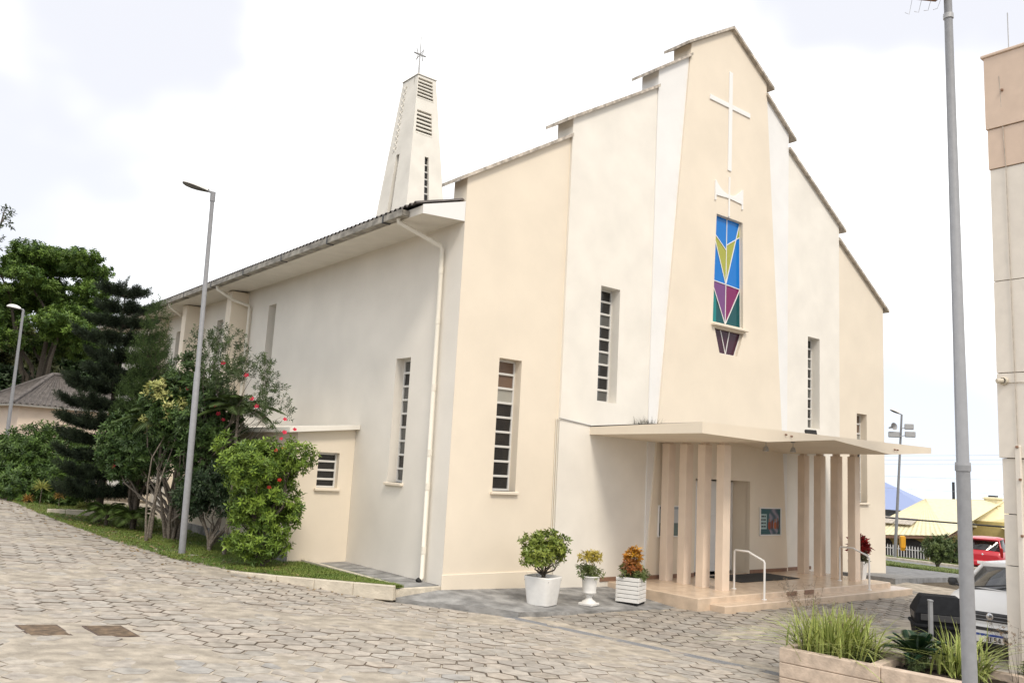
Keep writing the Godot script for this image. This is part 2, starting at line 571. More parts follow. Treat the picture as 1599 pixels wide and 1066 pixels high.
	# downpipes
	for d in [[-0.75, -0.62, 0.02, -0.51], [-10.5, -10.42, 0.3, -10.42], [-14.8, -15.1, 0.6, -15.1]]:
		var pts := [Vector3(-1.03, 6.84, d[0]), Vector3(-1.03, 6.74, d[0]), Vector3(-0.56, 6.50, (d[0] + d[1]) / 2), Vector3(-0.10, 6.40, d[1]), Vector3(-0.075, 6.30, d[1]), Vector3(-0.075, d[2] + 0.08, d[1])]
		if d[0] > -1:
			pts = [Vector3(-1.03, 6.84, -0.75), Vector3(-1.03, 6.76, -0.75), Vector3(-0.12, 6.46, -0.62), Vector3(-0.075, 6.38, -0.62), Vector3(-0.075, 0.12, -0.55), Vector3(-0.13, 0.075, -0.55)]
		b = B.new()
		b.tube(pts, [0.045], 12)
		var pipe := part(ch, "downpipe", b.mesh(), M.plastic_pipe)
		if d[0] > -1:
			for yy in [0.55, 1.72, 2.35, 3.6, 4.9, 5.9]:
				var q := B.new()
				q.tube([Vector3(-0.075, yy, -0.55 - 0.07 * yy / 6.4), Vector3(-0.075, yy + 0.13, -0.55 - 0.07 * yy / 6.4)], [0.051], 12)
				part(pipe, "pipe_joint", q.mesh(), M.plastic_pipe)
			var q2 := B.new()
			q2.tube([Vector3(-0.118, 0.085, -0.55), Vector3(-0.165, 0.05, -0.55)], [0.052, 0.055], 12)
			part(pipe, "outlet", q2.mesh(), M.black_rubber)
	# buttress fins along the side wall
	for d in [[-10.72, -0.51], [-14.42, -0.60], [-18.2, -0.6]]:
		b = B.new()
		b.box(Vector3(d[1] / 2 + 0.01, 3.3, d[0] - 0.19), Vector3(-d[1] + 0.02, 7.02, 0.38), 0.012)
		part(ch, "buttress", b.mesh(), M.beige)
	build_annexe(ch, side_xf)
	build_porch(ch)
	build_front_details(ch)

func build_middle_panel(ch: Node):
	# beige trapezoid panel, wider at the foot, with the door, the stained glass and the lantern window cut out
	var hw := func(y: float) -> float: return 2.72 - 0.0885 * y
	var b := B.new()
	var zf := 0.13
	var rows := [-0.05, 2.2, 5.27, 5.88, 6.02, 8.77, 12.915]
	var hole := {0: [[6.94, 9.06], [6.94, 9.06]], 2: [[7.74, 8.44], [7.53, 8.70]], 4: [[7.45, 8.68], [7.53, 8.60]]}
	for i in rows.size() - 1:
		var y0: float = rows[i]
		var y1: float = rows[i + 1]
		var l0: float = 8.0 - hw.call(y0)
		var l1: float = 8.0 - hw.call(y1)
		var r0: float = 8.0 + hw.call(y0)
		var r1: float = 8.0 + hw.call(y1)
		if hole.has(i):
			var h: Array = hole[i]
			b.quad(Vector3(l0, y0, zf), Vector3(h[0][0], y0, zf), Vector3(h[1][0], y1, zf), Vector3(l1, y1, zf))
			b.quad(Vector3(h[0][1], y0, zf), Vector3(r0, y0, zf), Vector3(r1, y1, zf), Vector3(h[1][1], y1, zf))
			for s in 2:
				var p0 := Vector3(h[0][s], y0, zf)
				var p1 := Vector3(h[1][s], y1, zf)
				var k := Vector3(0, 0, -0.16 if i != 0 else -0.11)
				if s == 0:
					b.quad(p0 + k, p0, p1, p1 + k)
				else:
					b.quad(p0, p0 + k, p1 + k, p1)
			var dz := -0.16 if i != 0 else -0.11
			b.quad(Vector3(h[1][0], y1, zf), Vector3(h[1][1], y1, zf), Vector3(h[1][1], y1, zf + dz), Vector3(h[1][0], y1, zf + dz))
			if i != 0:
				b.quad(Vector3(h[0][0], y0, zf + dz), Vector3(h[0][1], y0, zf + dz), Vector3(h[0][1], y0, zf), Vector3(h[0][0], y0, zf))
		else:
			b.quad(Vector3(l0, y0, zf), Vector3(r0, y0, zf), Vector3(r1, y1, zf), Vector3(l1, y1, zf))
		b.quad(Vector3(l0, y0, 0.0), Vector3(l0, y0, zf), Vector3(l1, y1, zf), Vector3(l1, y1, 0.0))
		b.quad(Vector3(r0, y0, zf), Vector3(r0, y0, 0.0), Vector3(r1, y1, 0.0), Vector3(r1, y1, zf))
	b.tri(Vector3(8.0 - hw.call(12.915), 12.915, zf), Vector3(8.0 + hw.call(12.915), 12.915, zf), Vector3(8.0, 13.865, zf))
	part(ch, "front_panel", b.mesh(), M.beige, "", "beige panel tapering upwards with a white cross")
	# relief cross and emblem
	b = B.new()
	b.box(Vector3(8.0, 11.34, zf + 0.012), Vector3(0.14, 2.68, 0.035), 0.006)
	b.box(Vector3(7.545, 11.74, zf + 0.012), Vector3(0.77, 0.13, 0.035), 0.006)
	b.box(Vector3(8.455, 11.74, zf + 0.012), Vector3(0.77, 0.13, 0.035), 0.006)
	part(ch, "cross", b.mesh(), M.white_metal, "", "white relief cross high on the front")
	b = B.new()
	b.box(Vector3(8.0, 9.31, zf + 0.012), Vector3(0.05, 1.06, 0.045), 0.006)
	for s in [-1.0, 1.0]:
		b.box(Vector3(8.0 + s * 0.55, 9.36, zf + 0.012), Vector3(0.05, 0.52, 0.045), 0.006)
		var pts := [Vector2(8.0 + s * 0.027, 9.27), Vector2(8.0 + s * 0.523, 9.24), Vector2(8.0 + s * 0.523, 9.6)]
		for k in 4:
			var t := 1.0 - (k + 1) / 5.0
			pts.append(Vector2(8.0 + s * (0.027 + 0.496 * t), 9.36 + 0.24 * t * t))
		pts.append(Vector2(8.0 + s * 0.027, 9.36))
		if s < 0:
			pts.reverse()
		b.prism(pts, zf - 0.01, zf + 0.028)
	part(ch, "emblem", b.mesh(), M.white_metal, "", "white relief emblem above the stained glass")
	# stained glass: panes as their own pieces, lead lines as bars
	var sg := Node3D.new()
	sg.name = "stained_glass_window"
	ch.add_child(sg, true)
	var z := 0.03
	var xl := func(y: float) -> float: return lerpf(7.45, 7.53, (y - 6.02) / 2.75)
	var xr := func(y: float) -> float: return lerpf(8.68, 8.60, (y - 6.02) / 2.75)
	var cx := 8.065
	var ym := 7.06                                # bottom of the blue field
	var P := func(x: float, y: float) -> Vector2: return Vector2(x, y)
	var TL := Vector2(xl.call(8.77), 8.77)
	var TR := Vector2(xr.call(8.77), 8.77)
	var TC := Vector2(cx, 8.77)
	var L1 := Vector2(xl.call(8.33), 8.33)
	var R1 := Vector2(xr.call(8.40), 8.40)
	var R2 := Vector2(8.575, 8.70)
	var CV := Vector2(cx, 7.94)
	var CR := Vector2(cx, 8.08)
	var CB := Vector2(cx, ym)
	var ML := Vector2(xl.call(7.09), 7.09)
	var MR := Vector2(xr.call(7.03), 7.03)
	var BL := Vector2(xl.call(6.02), 6.02)
	var BR := Vector2(xr.call(6.02), 6.02)
	var BC := Vector2(cx, 6.04)
	var LX := L1.lerp(CB, 0.17)
	var LY := Vector2(cx, 7.94)
	var RX := R2.lerp(CB, 0.24)
	for e in [["blue", [L1, CV, TC, TL]], ["blue", [ML, CB, L1]], ["olive", [L1, CB, CV]], ["blue", [CR, RX, R2, Vector2(8.56, 8.77), TC]], ["olive", [CB, RX, CR]], ["blue", [CB, MR, R1, RX]], ["olive", [RX, R1, R2]], ["blue", [R2, TR, Vector2(8.56, 8.77)]], ["purple", [ML, BC, CB]], ["magenta", [BC, MR, CB]], ["teal", [ML, BL, Vector2(lerpf(BL.x, cx, 0.42), 6.02), Vector2(lerpf(BL.x, cx, 0.42), 6.62)]], ["dark_teal", [Vector2(lerpf(BL.x, cx, 0.42), 6.02), BC, Vector2(lerpf(BL.x, cx, 0.42), 6.60)]], ["dark_teal", [BC, BR, MR]]]:
		var pts: Array = e[1].duplicate()
		var area := 0.0
		for i in pts.size():
			area += pts[i].cross(pts[(i + 1) % pts.size()])
		if area < 0:
			pts.reverse()
		var q := B.new()
		q.prism(pts, z - 0.008 + rng.randf_range(-0.002, 0.002), z + rng.randf_range(-0.002, 0.002))
		part(sg, "glass_pane", q.mesh(), M["stained_" + e[0]])
	b = B.new()
	for e in [[TC, BC], [L1, CV], [L1, CB], [CR, R1], [R2, CB], [ML, CB], [CB, MR], [ML, BC], [MR, BC], [TL, L1], [TL, BL], [TR, BR], [BL, BR], [TL, TR]]:
		b.bar(Vector3(e[0].x, e[0].y, z + 0.006), Vector3(e[1].x, e[1].y, z + 0.006), 0.017, 0.02)
	part(sg, "glazing_bar", b.mesh(), M.white_metal)
	b = B.new()
	b.bar(Vector3(7.40, 5.955, 0.17), Vector3(8.78, 5.955, 0.17), 0.14, 0.06, 0.01)
	part(sg, "ledge", b.mesh(), M.beige)
	var lw := Node3D.new()
	lw.name = "lantern_window"
	ch.add_child(lw, true)
	b = B.new()
	b.prism([Vector2(7.745, 5.275), Vector2(8.435, 5.275), Vector2(8.695, 5.875), Vector2(7.535, 5.875)], z - 0.008, z)
	part(lw, "glass_pane", b.mesh(), M.stained_wine)
	b = B.new()
	for e in [[Vector2(7.54, 5.87), Vector2(7.75, 5.28)], [Vector2(8.69, 5.87), Vector2(8.43, 5.28)], [Vector2(7.88, 5.87), Vector2(8.09, 5.28)], [Vector2(8.24, 5.87), Vector2(8.09, 5.28)], [Vector2(7.75, 5.285), Vector2(8.43, 5.285)]]:
		b.bar(Vector3(e[0].x, e[0].y, z + 0.006), Vector3(e[1].x, e[1].y, z + 0.006), 0.017, 0.02)
	part(lw, "glazing_bar", b.mesh(), M.white_metal)

func build_annexe(ch: Node, _side_xf: Transform3D):
	# low annexe on the left flank with a small window in its front
	var an := Node3D.new()
	an.name = "annexe"
	ch.add_child(an, true)
	var b := B.new()
	b.wall(-1.35, -0.003, -0.3, 2.72, 2.86, -3.66, -3.9, [[-0.84, -0.35, 1.58, 2.33]])
	part(an, "wall", b.mesh(), M.beige)
	b = B.new()
	b.xf = Transform3D(Basis(Vector3(0, 0, -1), Vector3(0, 1, 0), Vector3(-1, 0, 0)), Vector3(-1.352, 0, -3.663))
	b.wall(0.0, 6.5, -0.3, 2.72, 2.72, 0.0, -0.2)
	part(an, "wall", b.mesh(), M.beige)
	b = B.new()
	b.prism([Vector2(-1.62, 2.70), Vector2(-0.004, 2.865), Vector2(-0.004, 2.965), Vector2(-1.62, 2.80)], -10.4, -3.48)
	part(an, "roof", b.mesh(), M.cream)
	b = B.new()
	b.box(Vector3(-1.372, 0.1, -6.9), Vector3(0.04, 0.5, 6.5), 0.005)
	part(an, "plinth", b.mesh(), M.concrete)
	pane_window(an, Transform3D(Basis(), Vector3(0, 0, -3.66)), -0.84, -0.35, 1.58, 2.33, 4, 0.14, ["glass_dark"], true)

func build_porch(ch: Node):
	# canopy: flat on top, folded underneath, thin at the middle and at the tips
	var prof := [[3.5, 3.04], [5.55, 3.0], [8.0, 3.19], [10.45, 3.0], [12.5, 3.13]]
	var b := B.new()
	var tops := B.new()
	var zf := 3.02
	var z0 := -0.02
	for i in prof.size() - 1:
		var p: Array = prof[i]
		var q: Array = prof[i + 1]
		var tp: float = 3.255 + 0.02 * (p[0] - 3.5) / 9.0
		var tq: float = 3.255 + 0.02 * (q[0] - 3.5) / 9.0
		if i == 0:
			tp = 3.245
		var pb: float = p[1] - 0.04
		var qb: float = q[1] - 0.04
		b.quad(Vector3(p[0], p[1], zf), Vector3(q[0], q[1], zf), Vector3(q[0], tq, zf), Vector3(p[0], tp, zf))
		b.quad(Vector3(p[0], pb, z0), Vector3(q[0], qb, z0), Vector3(q[0], q[1], zf), Vector3(p[0], p[1], zf))
		tops.quad(Vector3(p[0], tp, zf), Vector3(q[0], tq, zf), Vector3(q[0], tq - 0.03, z0), Vector3(p[0], tp - 0.06, z0))
	b.quad(Vector3(3.5, 3.0, z0), Vector3(3.5, 3.04, zf), Vector3(3.5, 3.245, zf), Vector3(3.5, 3.16, z0))
	b.quad(Vector3(12.5, 3.13, zf), Vector3(12.5, 3.09, z0), Vector3(12.5, 3.24, z0), Vector3(12.5, 3.275, zf))
	var can := part(ch, "canopy", b.mesh(), M.beige, "", "flat beige porch canopy with a folded underside")
	part(can, "canopy_roof", tops.mesh(), M.concrete)
	for x in [[6.15, 3.19], [6.35, 3.17], [10.62, 3.13], [10.75, 3.13]]:      # rusty drain spouts in the front edge
		var q := B.new()
		q.tube([Vector3(x[0], x[1], 3.0), Vector3(x[0], x[1] - 0.01, 3.06)], [0.018], 8)
		part(can, "spout", q.mesh(), M.brown_trim)
	for k in 4:
		for s in [5.72, 10.8]:
			var zc := 0.34 + k * 0.5 if s < 8.0 else 0.52 + k * 0.46
			b = B.new()
			b.box(Vector3(s, 1.43, zc), Vector3(0.235, 3.02, 0.20), 0.01)
			var c := part(ch, "column", b.mesh(), M.porch_beige)
			var q := B.new()
			q.box(Vector3(s, 2.97, zc), Vector3(0.15, 0.11, 0.13), 0.005)
			part(c, "neck", q.mesh(), M.porch_beige)
	for x in [[7.05, 1.95], [8.25, 1.85]]:                                     # two bell-shaped pendant lamps
		var y: float = 3.08 if x[0] < 7.2 else 3.12
		b = B.new()
		b.lathe([[0.0, 0.02], [0.05, 0.02], [0.05, 0.0], [0.0, 0.0]], Vector3(x[0], y + 0.01, x[1]), 12)
		b.tube([Vector3(x[0], y + 0.02, x[1]), Vector3(x[0], y - 0.09, x[1])], [0.008], 6)
		b.lathe([[0.075, -0.2], [0.06, -0.17], [0.05, -0.12], [0.02, -0.09], [0.0, -0.085]], Vector3(x[0], y, x[1]), 14)
		var pl := part(ch, "pendant_lamp", b.mesh(), M.galvanised)
		var q := B.new()
		q.lathe([[0.0, -0.215], [0.03, -0.2], [0.035, -0.17], [0.02, -0.14]], Vector3(x[0], y, x[1]), 10)
		part(pl, "bulb", q.mesh(), M.pot_white)
	# raised floor and the lower step
	b = B.new()
	b.box(Vector3(7.85, -0.18, 1.23), Vector3(7.3, 0.30, 2.44), 0.015)
	part(ch, "porch_floor", b.mesh(), M.porch_tile)
	b = B.new()
	b.box(Vector3(8.2, -0.29, 2.56), Vector3(7.3, 0.30, 0.5), 0.015)
	part(ch, "step", b.mesh(), M.porch_tile)
	for x in [7.3, 7.95]:                                                       # darker repaired risers
		b = B.new()
		b.box(Vector3(x, -0.088, 2.452), Vector3(0.36, 0.095, 0.008), 0.0)
		part(ch, "riser_patch", b.mesh(), M.brown_trim)
	b = B.new()
	b.box(Vector3(6.11, 0.012, 0.14), Vector3(1.64, 0.085, 0.018), 0.004)
	b.box(Vector3(9.86, 0.012, 0.14), Vector3(1.58, 0.085, 0.018), 0.004)
	b.box(Vector3(11.28, 0.012, 0.07), Vector3(1.2, 0.085, 0.02), 0.004)
	b.box(Vector3(4.6, 0.012, 0.07), Vector3(1.3, 0.085, 0.02), 0.004)
	part(ch, "skirting", b.mesh(), M.brown_trim)

func build_front_details(ch: Node):
	# doorway: jambs in the wall thickness, white door leaves at its back
	var b := B.new()
	b.box(Vector3(6.932, 1.08, -0.24), Vector3(0.012, 2.22, 0.5), 0.0)
	b.box(Vector3(9.068, 1.08, -0.24), Vector3(0.012, 2.22, 0.5), 0.0)
	part(ch, "jamb", b.mesh(), M.porch_beige)
	for s in 2:
		b = B.new()
		b.box(Vector3(7.47 + s * 1.06, 1.07, -0.40), Vector3(1.05, 2.18, 0.045), 0.006)
		for k in 3:
			b.box(Vector3(7.47 + s * 1.06, 0.42 + k * 0.66, -0.376), Vector3(0.78, 0.5, 0.014), 0.006)
		var d := part(ch, "door", b.mesh(), M.white_wall)
		var q := B.new()
		q.tube([Vector3(7.92 + s * 0.16, 1.0, -0.37), Vector3(7.92 + s * 0.16, 1.0, -0.32), Vector3(7.92 + s * 0.16, 1.14, -0.32), Vector3(7.92 + s * 0.16, 1.14, -0.37)], [0.01], 8)
		part(d, "handle", q.mesh(), M.galvanised)
	# thin conduit along the joint of the shoulder and a pipe pair down to the ground
	b = B.new()
	b.tube([Vector3(2.615, 3.27, 0.03), Vector3(2.615, -0.1, 0.03)], [0.012], 8)
	b.tube([Vector3(2.575, 3.27, 0.02), Vector3(2.575, -0.1, 0.02)], [0.01], 8)
	part(ch, "conduit", b.mesh(), M.plastic_pipe)
	b = B.new()
	b.tube([Vector3(2.59, 3.28, 0.085), Vector3(3.5, 3.19, 0.075)], [0.011], 8)
	part(ch, "conduit", b.mesh(), M.galvanised)
	# things on and at the porch
	var f := thing("floodlight", "black floodlight standing on the porch canopy roof", "floodlight", Vector3(9.4, 3.24, 1.6), -0.5)
	b = B.new()
	b.box(Vector3(0, 0.16, 0.0), Vector3(0.30, 0.06, 0.22), 0.012, Basis(Vector3.RIGHT, 1.25))
	part(f, "housing", b.mesh(), M.black_rubber)
	b = B.new()
	b.bar(Vector3(-0.16, 0.0, 0), Vector3(-0.16, 0.16, 0), 0.012, 0.03)
	b.bar(Vector3(0.16, 0.0, 0), Vector3(0.16, 0.16, 0), 0.012, 0.03)
	b.bar(Vector3(-0.16, 0.006, 0), Vector3(0.16, 0.006, 0), 0.03, 0.012)
	part(f, "bracket", b.mesh(), M.dark_metal)
	var mt := thing("door_mat", "black door mat lying in front of the church doorway", "mat", Vector3(8.35, -0.03, 0.75))
	b = B.new()
	b.box(Vector3(0, 0.010, 0), Vector3(2.3, 0.012, 1.0), 0.004)
	part(mt, "mat", b.mesh(), M.black_rubber)
	for s in 2:
		var nb := thing("notice_board", "framed teal poster with orange figures on the porch wall right of the doorway" if s == 1 else "framed pale notice partly hidden behind the left porch columns", "notice board", Vector3([6.09, 9.9][s], 1.22, 0.132), 0.0)
		b = B.new()
		for e in [[0, 0.335, 0.92, 0.03], [0, -0.335, 0.92, 0.03], [-0.445, 0, 0.03, 0.64], [0.445, 0, 0.03, 0.64]]:
			b.box(Vector3(e[0], e[1], 0.02), Vector3(e[2], e[3], 0.04), 0.006)
		part(nb, "frame", b.mesh(), M.white_metal)
		part(nb, "poster", poster_mesh(0.86, 0.64), poster_mat(s))
	var n_rail := 0
	for x in [[6.18, -0.35], [10.32, -0.2]]:
		var r := thing("handrail", ["white bent steel handrail at the porch steps by the left columns", "white bent steel handrail at the porch steps beside the red plant"][n_rail], "handrail", Vector3(x[0], 0, 0), 0.0, "porch handrails")
		n_rail += 1
		b = B.new()
		b.tube([Vector3(0, -0.04, 1.80), Vector3(0, 0.74, 1.80), Vector3(0, 0.765, 1.83), Vector3(0.0, 0.765, 2.15), Vector3(0.0, 0.74, 2.2), Vector3(0, 0.62, 2.52), Vector3(0, 0.585, 2.54), Vector3(0, -0.15, 2.54)], [0.021], 10)
		part(r, "rail", b.mesh(), M.white_metal)
		for z in [[1.80, -0.03], [2.54, -0.14]]:
			var q := B.new()
			q.lathe([[0.05, 0.0], [0.05, 0.01], [0.022, 0.014]], Vector3(0, z[1], z[0]), 12)
			part(r, "foot_plate", q.mesh(), M.white_metal)

func poster_mesh(w: float, h: float) -> ArrayMesh:
	var st := SurfaceTool.new()
	st.begin(Mesh.PRIMITIVE_TRIANGLES)
	for e in [[-1, -1], [1, 1], [1, -1], [-1, -1], [-1, 1], [1, 1]]:
		st.set_normal(Vector3(0, 0, 1))
		st.set_uv(Vector2((e[0] + 1) / 2.0, (1 - e[1]) / 2.0))
		st.add_vertex(Vector3(e[0] * w / 2, e[1] * h / 2, 0.012))
	return st.commit()

func poster_mat(s: int) -> StandardMaterial3D:
	var im := Image.create(256, 192, false, Image.FORMAT_RGB8)
	var r := RandomNumberGenerator.new()
	r.seed = 5 + s
	if s == 1:
		im.fill(Color(0.13, 0.33, 0.36))
		im.fill_rect(Rect2i(0, 40, 84, 112), Color(0.62, 0.72, 0.72))
		for k in 4:
			im.fill_rect(Rect2i(12, 52 + k * 25, 60, 12), Color(0.20, 0.26, 0.28))
			im.fill_rect(Rect2i(12 + 13 * (k % 3), 52 + k * 25, 5, 12), Color(0.52, 0.62, 0.63))
			im.fill_rect(Rect2i(52 - 9 * (k % 2), 52 + k * 25, 5, 12), Color(0.52, 0.62, 0.63))
		for y in 192:
			for x in range(96, 256):
				var dx := (x - 176) / 70.0
				var dy := (y - 96) / 110.0
				var v := 0.5 + 0.5 * sin(dx * 5.0 + 2.0 * sin(dy * 6.0))
				if dx * dx + dy * dy < 1.0:
					im.set_pixel(x, y, Color(0.22, 0.32, 0.38).lerp(Color(0.55, 0.52, 0.58), v))
		for e in [[100, 96, 36, 60, 0.62, 0.26, 0.14], [142, 84, 26, 66, 0.50, 0.22, 0.14], [176, 98, 34, 54, 0.74, 0.40, 0.20], [214, 88, 24, 64, 0.50, 0.30, 0.24], [108, 74, 18, 22, 0.66, 0.48, 0.36], [182, 74, 18, 22, 0.66, 0.48, 0.36], [216, 68, 16, 20, 0.60, 0.44, 0.36]]:
			for y in e[3]:
				for x in e[2]:
					var q := Vector2((x - e[2] / 2.0) / (e[2] / 2.0), (y - e[3] / 2.0) / (e[3] / 2.0))
					if q.length() < 1.05 + 0.1 * sin(x * 0.7):
						im.set_pixel(mini(255, e[0] + x), mini(191, e[1] + y), Color(e[4], e[5], e[6]).darkened(r.randf() * 0.25))
	else:
		im.fill(Color(0.72, 0.73, 0.74))
		im.fill_rect(Rect2i(0, 108, 256, 84), Color(0.33, 0.40, 0.38))
		im.fill_rect(Rect2i(0, 0, 256, 16), Color(0.55, 0.58, 0.60))
	var m := mat("poster%d" % s, Color.WHITE, 0.35)
	m.albedo_texture = ImageTexture.create_from_image(im)
	return m

# ------------------------------------------------------------------ bell tower
func build_tower():
	var t := thing("bell_tower", "cream tapering bell tower with louvred openings and a thin cross on top", "tower", Vector3(13.0, 0, -23.8))
	var y0 := -0.3
	var y1 := 22.25
	var k := (22.25 - 15.1)
	var hx := func(y: float) -> float: return 0.56 + 0.56 * (22.25 - y) / k
	var hz := func(y: float) -> float: return 0.75 + 0.75 * (22.25 - y) / k
	var c := func(sx: float, sz: float, y: float, out := 0.0) -> Vector3: return Vector3(sx * (hx.call(y) + out), y, sz * (hz.call(y) + out))
	var b := B.new()
	b.quad(c.call(1, 1, y0), c.call(1, -1, y0), c.call(1, -1, y1), c.call(1, 1, y1))
	b.quad(c.call(1, -1, y0), c.call(-1, -1, y0), c.call(-1, -1, y1), c.call(1, -1, y1))
	# front face with three openings, left face with a slit: rows of quads round the holes
	var face := func(holes: Array, left: bool):
		var ys := [y0, y1]
		for h in holes:
			ys.append(h[2])
			ys.append(h[3])
		ys.sort()
		var P := func(u: float, y: float, deep := 0.0) -> Vector3:
			return Vector3(u * hx.call(y), y, hz.call(y) - deep) if not left else Vector3(-hx.call(y) + deep, y, u * hz.call(y))
		for i in ys.size() - 1:
			var a: float = ys[i]
			var d: float = ys[i + 1]
			if d - a < 0.001:
				continue
			var us := [-1.0, 1.0]
			for h in holes:
				if h[2] < d - 0.001 and h[3] > a + 0.001:
					us = [-1.0, h[0], h[1], 1.0]
			for j in range(0, us.size(), 2):
				b.quad(P.call(us[j], a), P.call(us[j + 1], a), P.call(us[j + 1], d), P.call(us[j], d))
		for h in holes:
			var dp := 0.3
			b.quad(P.call(h[0], h[2], dp), P.call(h[0], h[2]), P.call(h[0], h[3]), P.call(h[0], h[3], dp))
			b.quad(P.call(h[1], h[2]), P.call(h[1], h[2], dp), P.call(h[1], h[3], dp), P.call(h[1], h[3]))
			b.quad(P.call(h[0], h[2], dp), P.call(h[1], h[2], dp), P.call(h[1], h[2]), P.call(h[0], h[2]))
			b.quad(P.call(h[0], h[3]), P.call(h[1], h[3]), P.call(h[1], h[3], dp), P.call(h[0], h[3], dp))
	face.call([[-0.93, 0.6, 20.95, 22.1], [-0.82, 0.42, 18.95, 20.25], [-0.10, 0.16, 14.2, 17.75]], false)
	face.call([[-0.25, 0.02, 13.0, 18.0]], true)
	part(t, "wall", b.mesh(), M.tower_wall)
	b = B.new()
	b.quad(c.call(-1, 1, y1, 0.04), c.call(1, 1, y1, 0.04), c.call(1, -1, y1, 0.04), c.call(-1, -1, y1, 0.04))
	b.xf = Transform3D()
	b.box(Vector3(0, y1 + 0.03, 0), Vector3(1.2, 0.06, 1.58), 0.01)
	part(t, "cap", b.mesh(), M.tower_wall)
	for e in [[20.95, 22.1, 6, -0.93, 0.6], [18.95, 20.25, 6, -0.82, 0.42]]:
		for i in e[2]:
			var y: float = lerpf(e[0], e[1], (i + 0.35) / e[2])
			var w: float = hx.call(y)
			b = B.new()
			b.box(Vector3((e[3] + e[4]) * 0.5 * w, y, hz.call(y) - 0.10), Vector3((e[4] - e[3]) * w, 0.06, 0.30), 0.005, Basis(Vector3.RIGHT, 0.75))
			part(t, "louver_slat", b.mesh(), M.tower_wall)
	b = B.new()
	for e in [[20.9, 22.15], [18.9, 20.3]]:
		b.box(Vector3(-0.1, (e[0] + e[1]) / 2, hz.call(e[0]) - 0.42), Vector3(1.0, e[1] - e[0], 0.02))
	part(t, "louver_back", b.mesh(), M.glass_pale)
	var w := Node3D.new()
	w.name = "window"
	t.add_child(w, true)
	for i in 9:
		var ya := 14.2 + i * 0.394
		b = B.new()
		b.box(Vector3(0.05, ya + 0.2, hz.call(ya + 0.2) - 0.16), Vector3(0.28, 0.31, 0.01))
		part(w, "pane", b.mesh(), M.glass_dark)
		b = B.new()
		b.box(Vector3(0.05, ya, hz.call(ya) - 0.15), Vector3(0.34, 0.07, 0.05), 0.006)
		part(w, "rung", b.mesh(), M.frame)
	b = B.new()
	b.quad(Vector3(-hx.call(13.0) + 0.2, 13.0, -0.42), Vector3(-hx.call(13.0) + 0.2, 13.0, 0.05), Vector3(-hx.call(18.0) + 0.2, 18.0, 0.05), Vector3(-hx.call(18.0) + 0.2, 18.0, -0.32))
	part(t, "window", b.mesh(), M.glass_grey)
	for i in 11:                                       # small relief crosses up the left face
		var y := 18.35 + i * 0.34
		var u: float = -0.5 * hz.call(y)
		b = B.new()
		var r := 0.15
		var o := Vector3(-hx.call(y), y, u)
		b.bar(o + Vector3(0, -r, -r), o + Vector3(0, r, r), 0.05, 0.04)
		b.bar(o + Vector3(0, -r, r), o + Vector3(0, r, -r), 0.045, 0.045)
		part(t, "relief_cross", b.mesh(), M.tower_wall)
	b = B.new()
	b.tube([Vector3(-0.42, y1, 0.55), Vector3(-0.42, y1 + 2.25, 0.55)], [0.06, 0.02], 8)
	b.tube([Vector3(-0.78, y1 + 1.22, 0.55), Vector3(-0.06, y1 + 1.22, 0.55)], [0.05], 8)
	b.tube([Vector3(-0.42, y1 + 1.05, 0.2), Vector3(-0.42, y1 + 1.38, 0.9)], [0.02], 8)
	for s in [-1.0, 1.0]:
		b.tube([Vector3(-0.42 + s * 0.2, y1 + 0.9, 0.55), Vector3(-0.42 + s * 0.1, y1 + 1.22, 0.55), Vector3(-0.42 + s * 0.22, y1 + 1.5, 0.55)], [0.03], 6)
	part(t, "cross", b.mesh(), M.galvanised)

# ------------------------------------------------------------------ ground and paving
func grid_mesh(xs: Array, zs: Array, f: Callable) -> ArrayMesh:
	var b := B.new(true)
	var h := []
	for z in zs:
		var row := []
		for x in xs:
			row.append(Vector3(x, f.call(x, z), z))
		h.append(row)
	for j in zs.size() - 1:
		for i in xs.size() - 1:
			b.quad(h[j + 1][i], h[j + 1][i + 1], h[j][i + 1], h[j][i])
	return b.mesh()

func span(a: float, b: float, step: float) -> Array:
	var r := []
	var n := int(ceil((b - a) / step))
	for i in n + 1:
		r.append(lerpf(a, b, float(i) / n))
	return r

var ROAD := PackedVector2Array([Vector2(-12, 10.5), Vector2(-10.5, 1), Vector2(-9.0, -8), Vector2(-8.0, -16), Vector2(-4.9, -16), Vector2(-4.55, -12.5), Vector2(-4.25, -9.5), Vector2(-3.85, -6.2), Vector2(-3.22, -3.6), Vector2(-2.3, -1.9), Vector2(-1.02, 0.05), Vector2(-0.50, 0.35), Vector2(0.02, 1.35), Vector2(0.95, 6.2), Vector2(1.6, 10.5)])
var COURT := PackedVector2Array([Vector2(0.42, 1.75), Vector2(4.4, 2.05), Vector2(4.62, 2.84), Vector2(12.0, 2.84), Vector2(12.3, 2.2), Vector2(13.2, 3.2), Vector2(13.0, 8.5), Vector2(1.7, 8.5), Vector2(1.1, 6.2)])

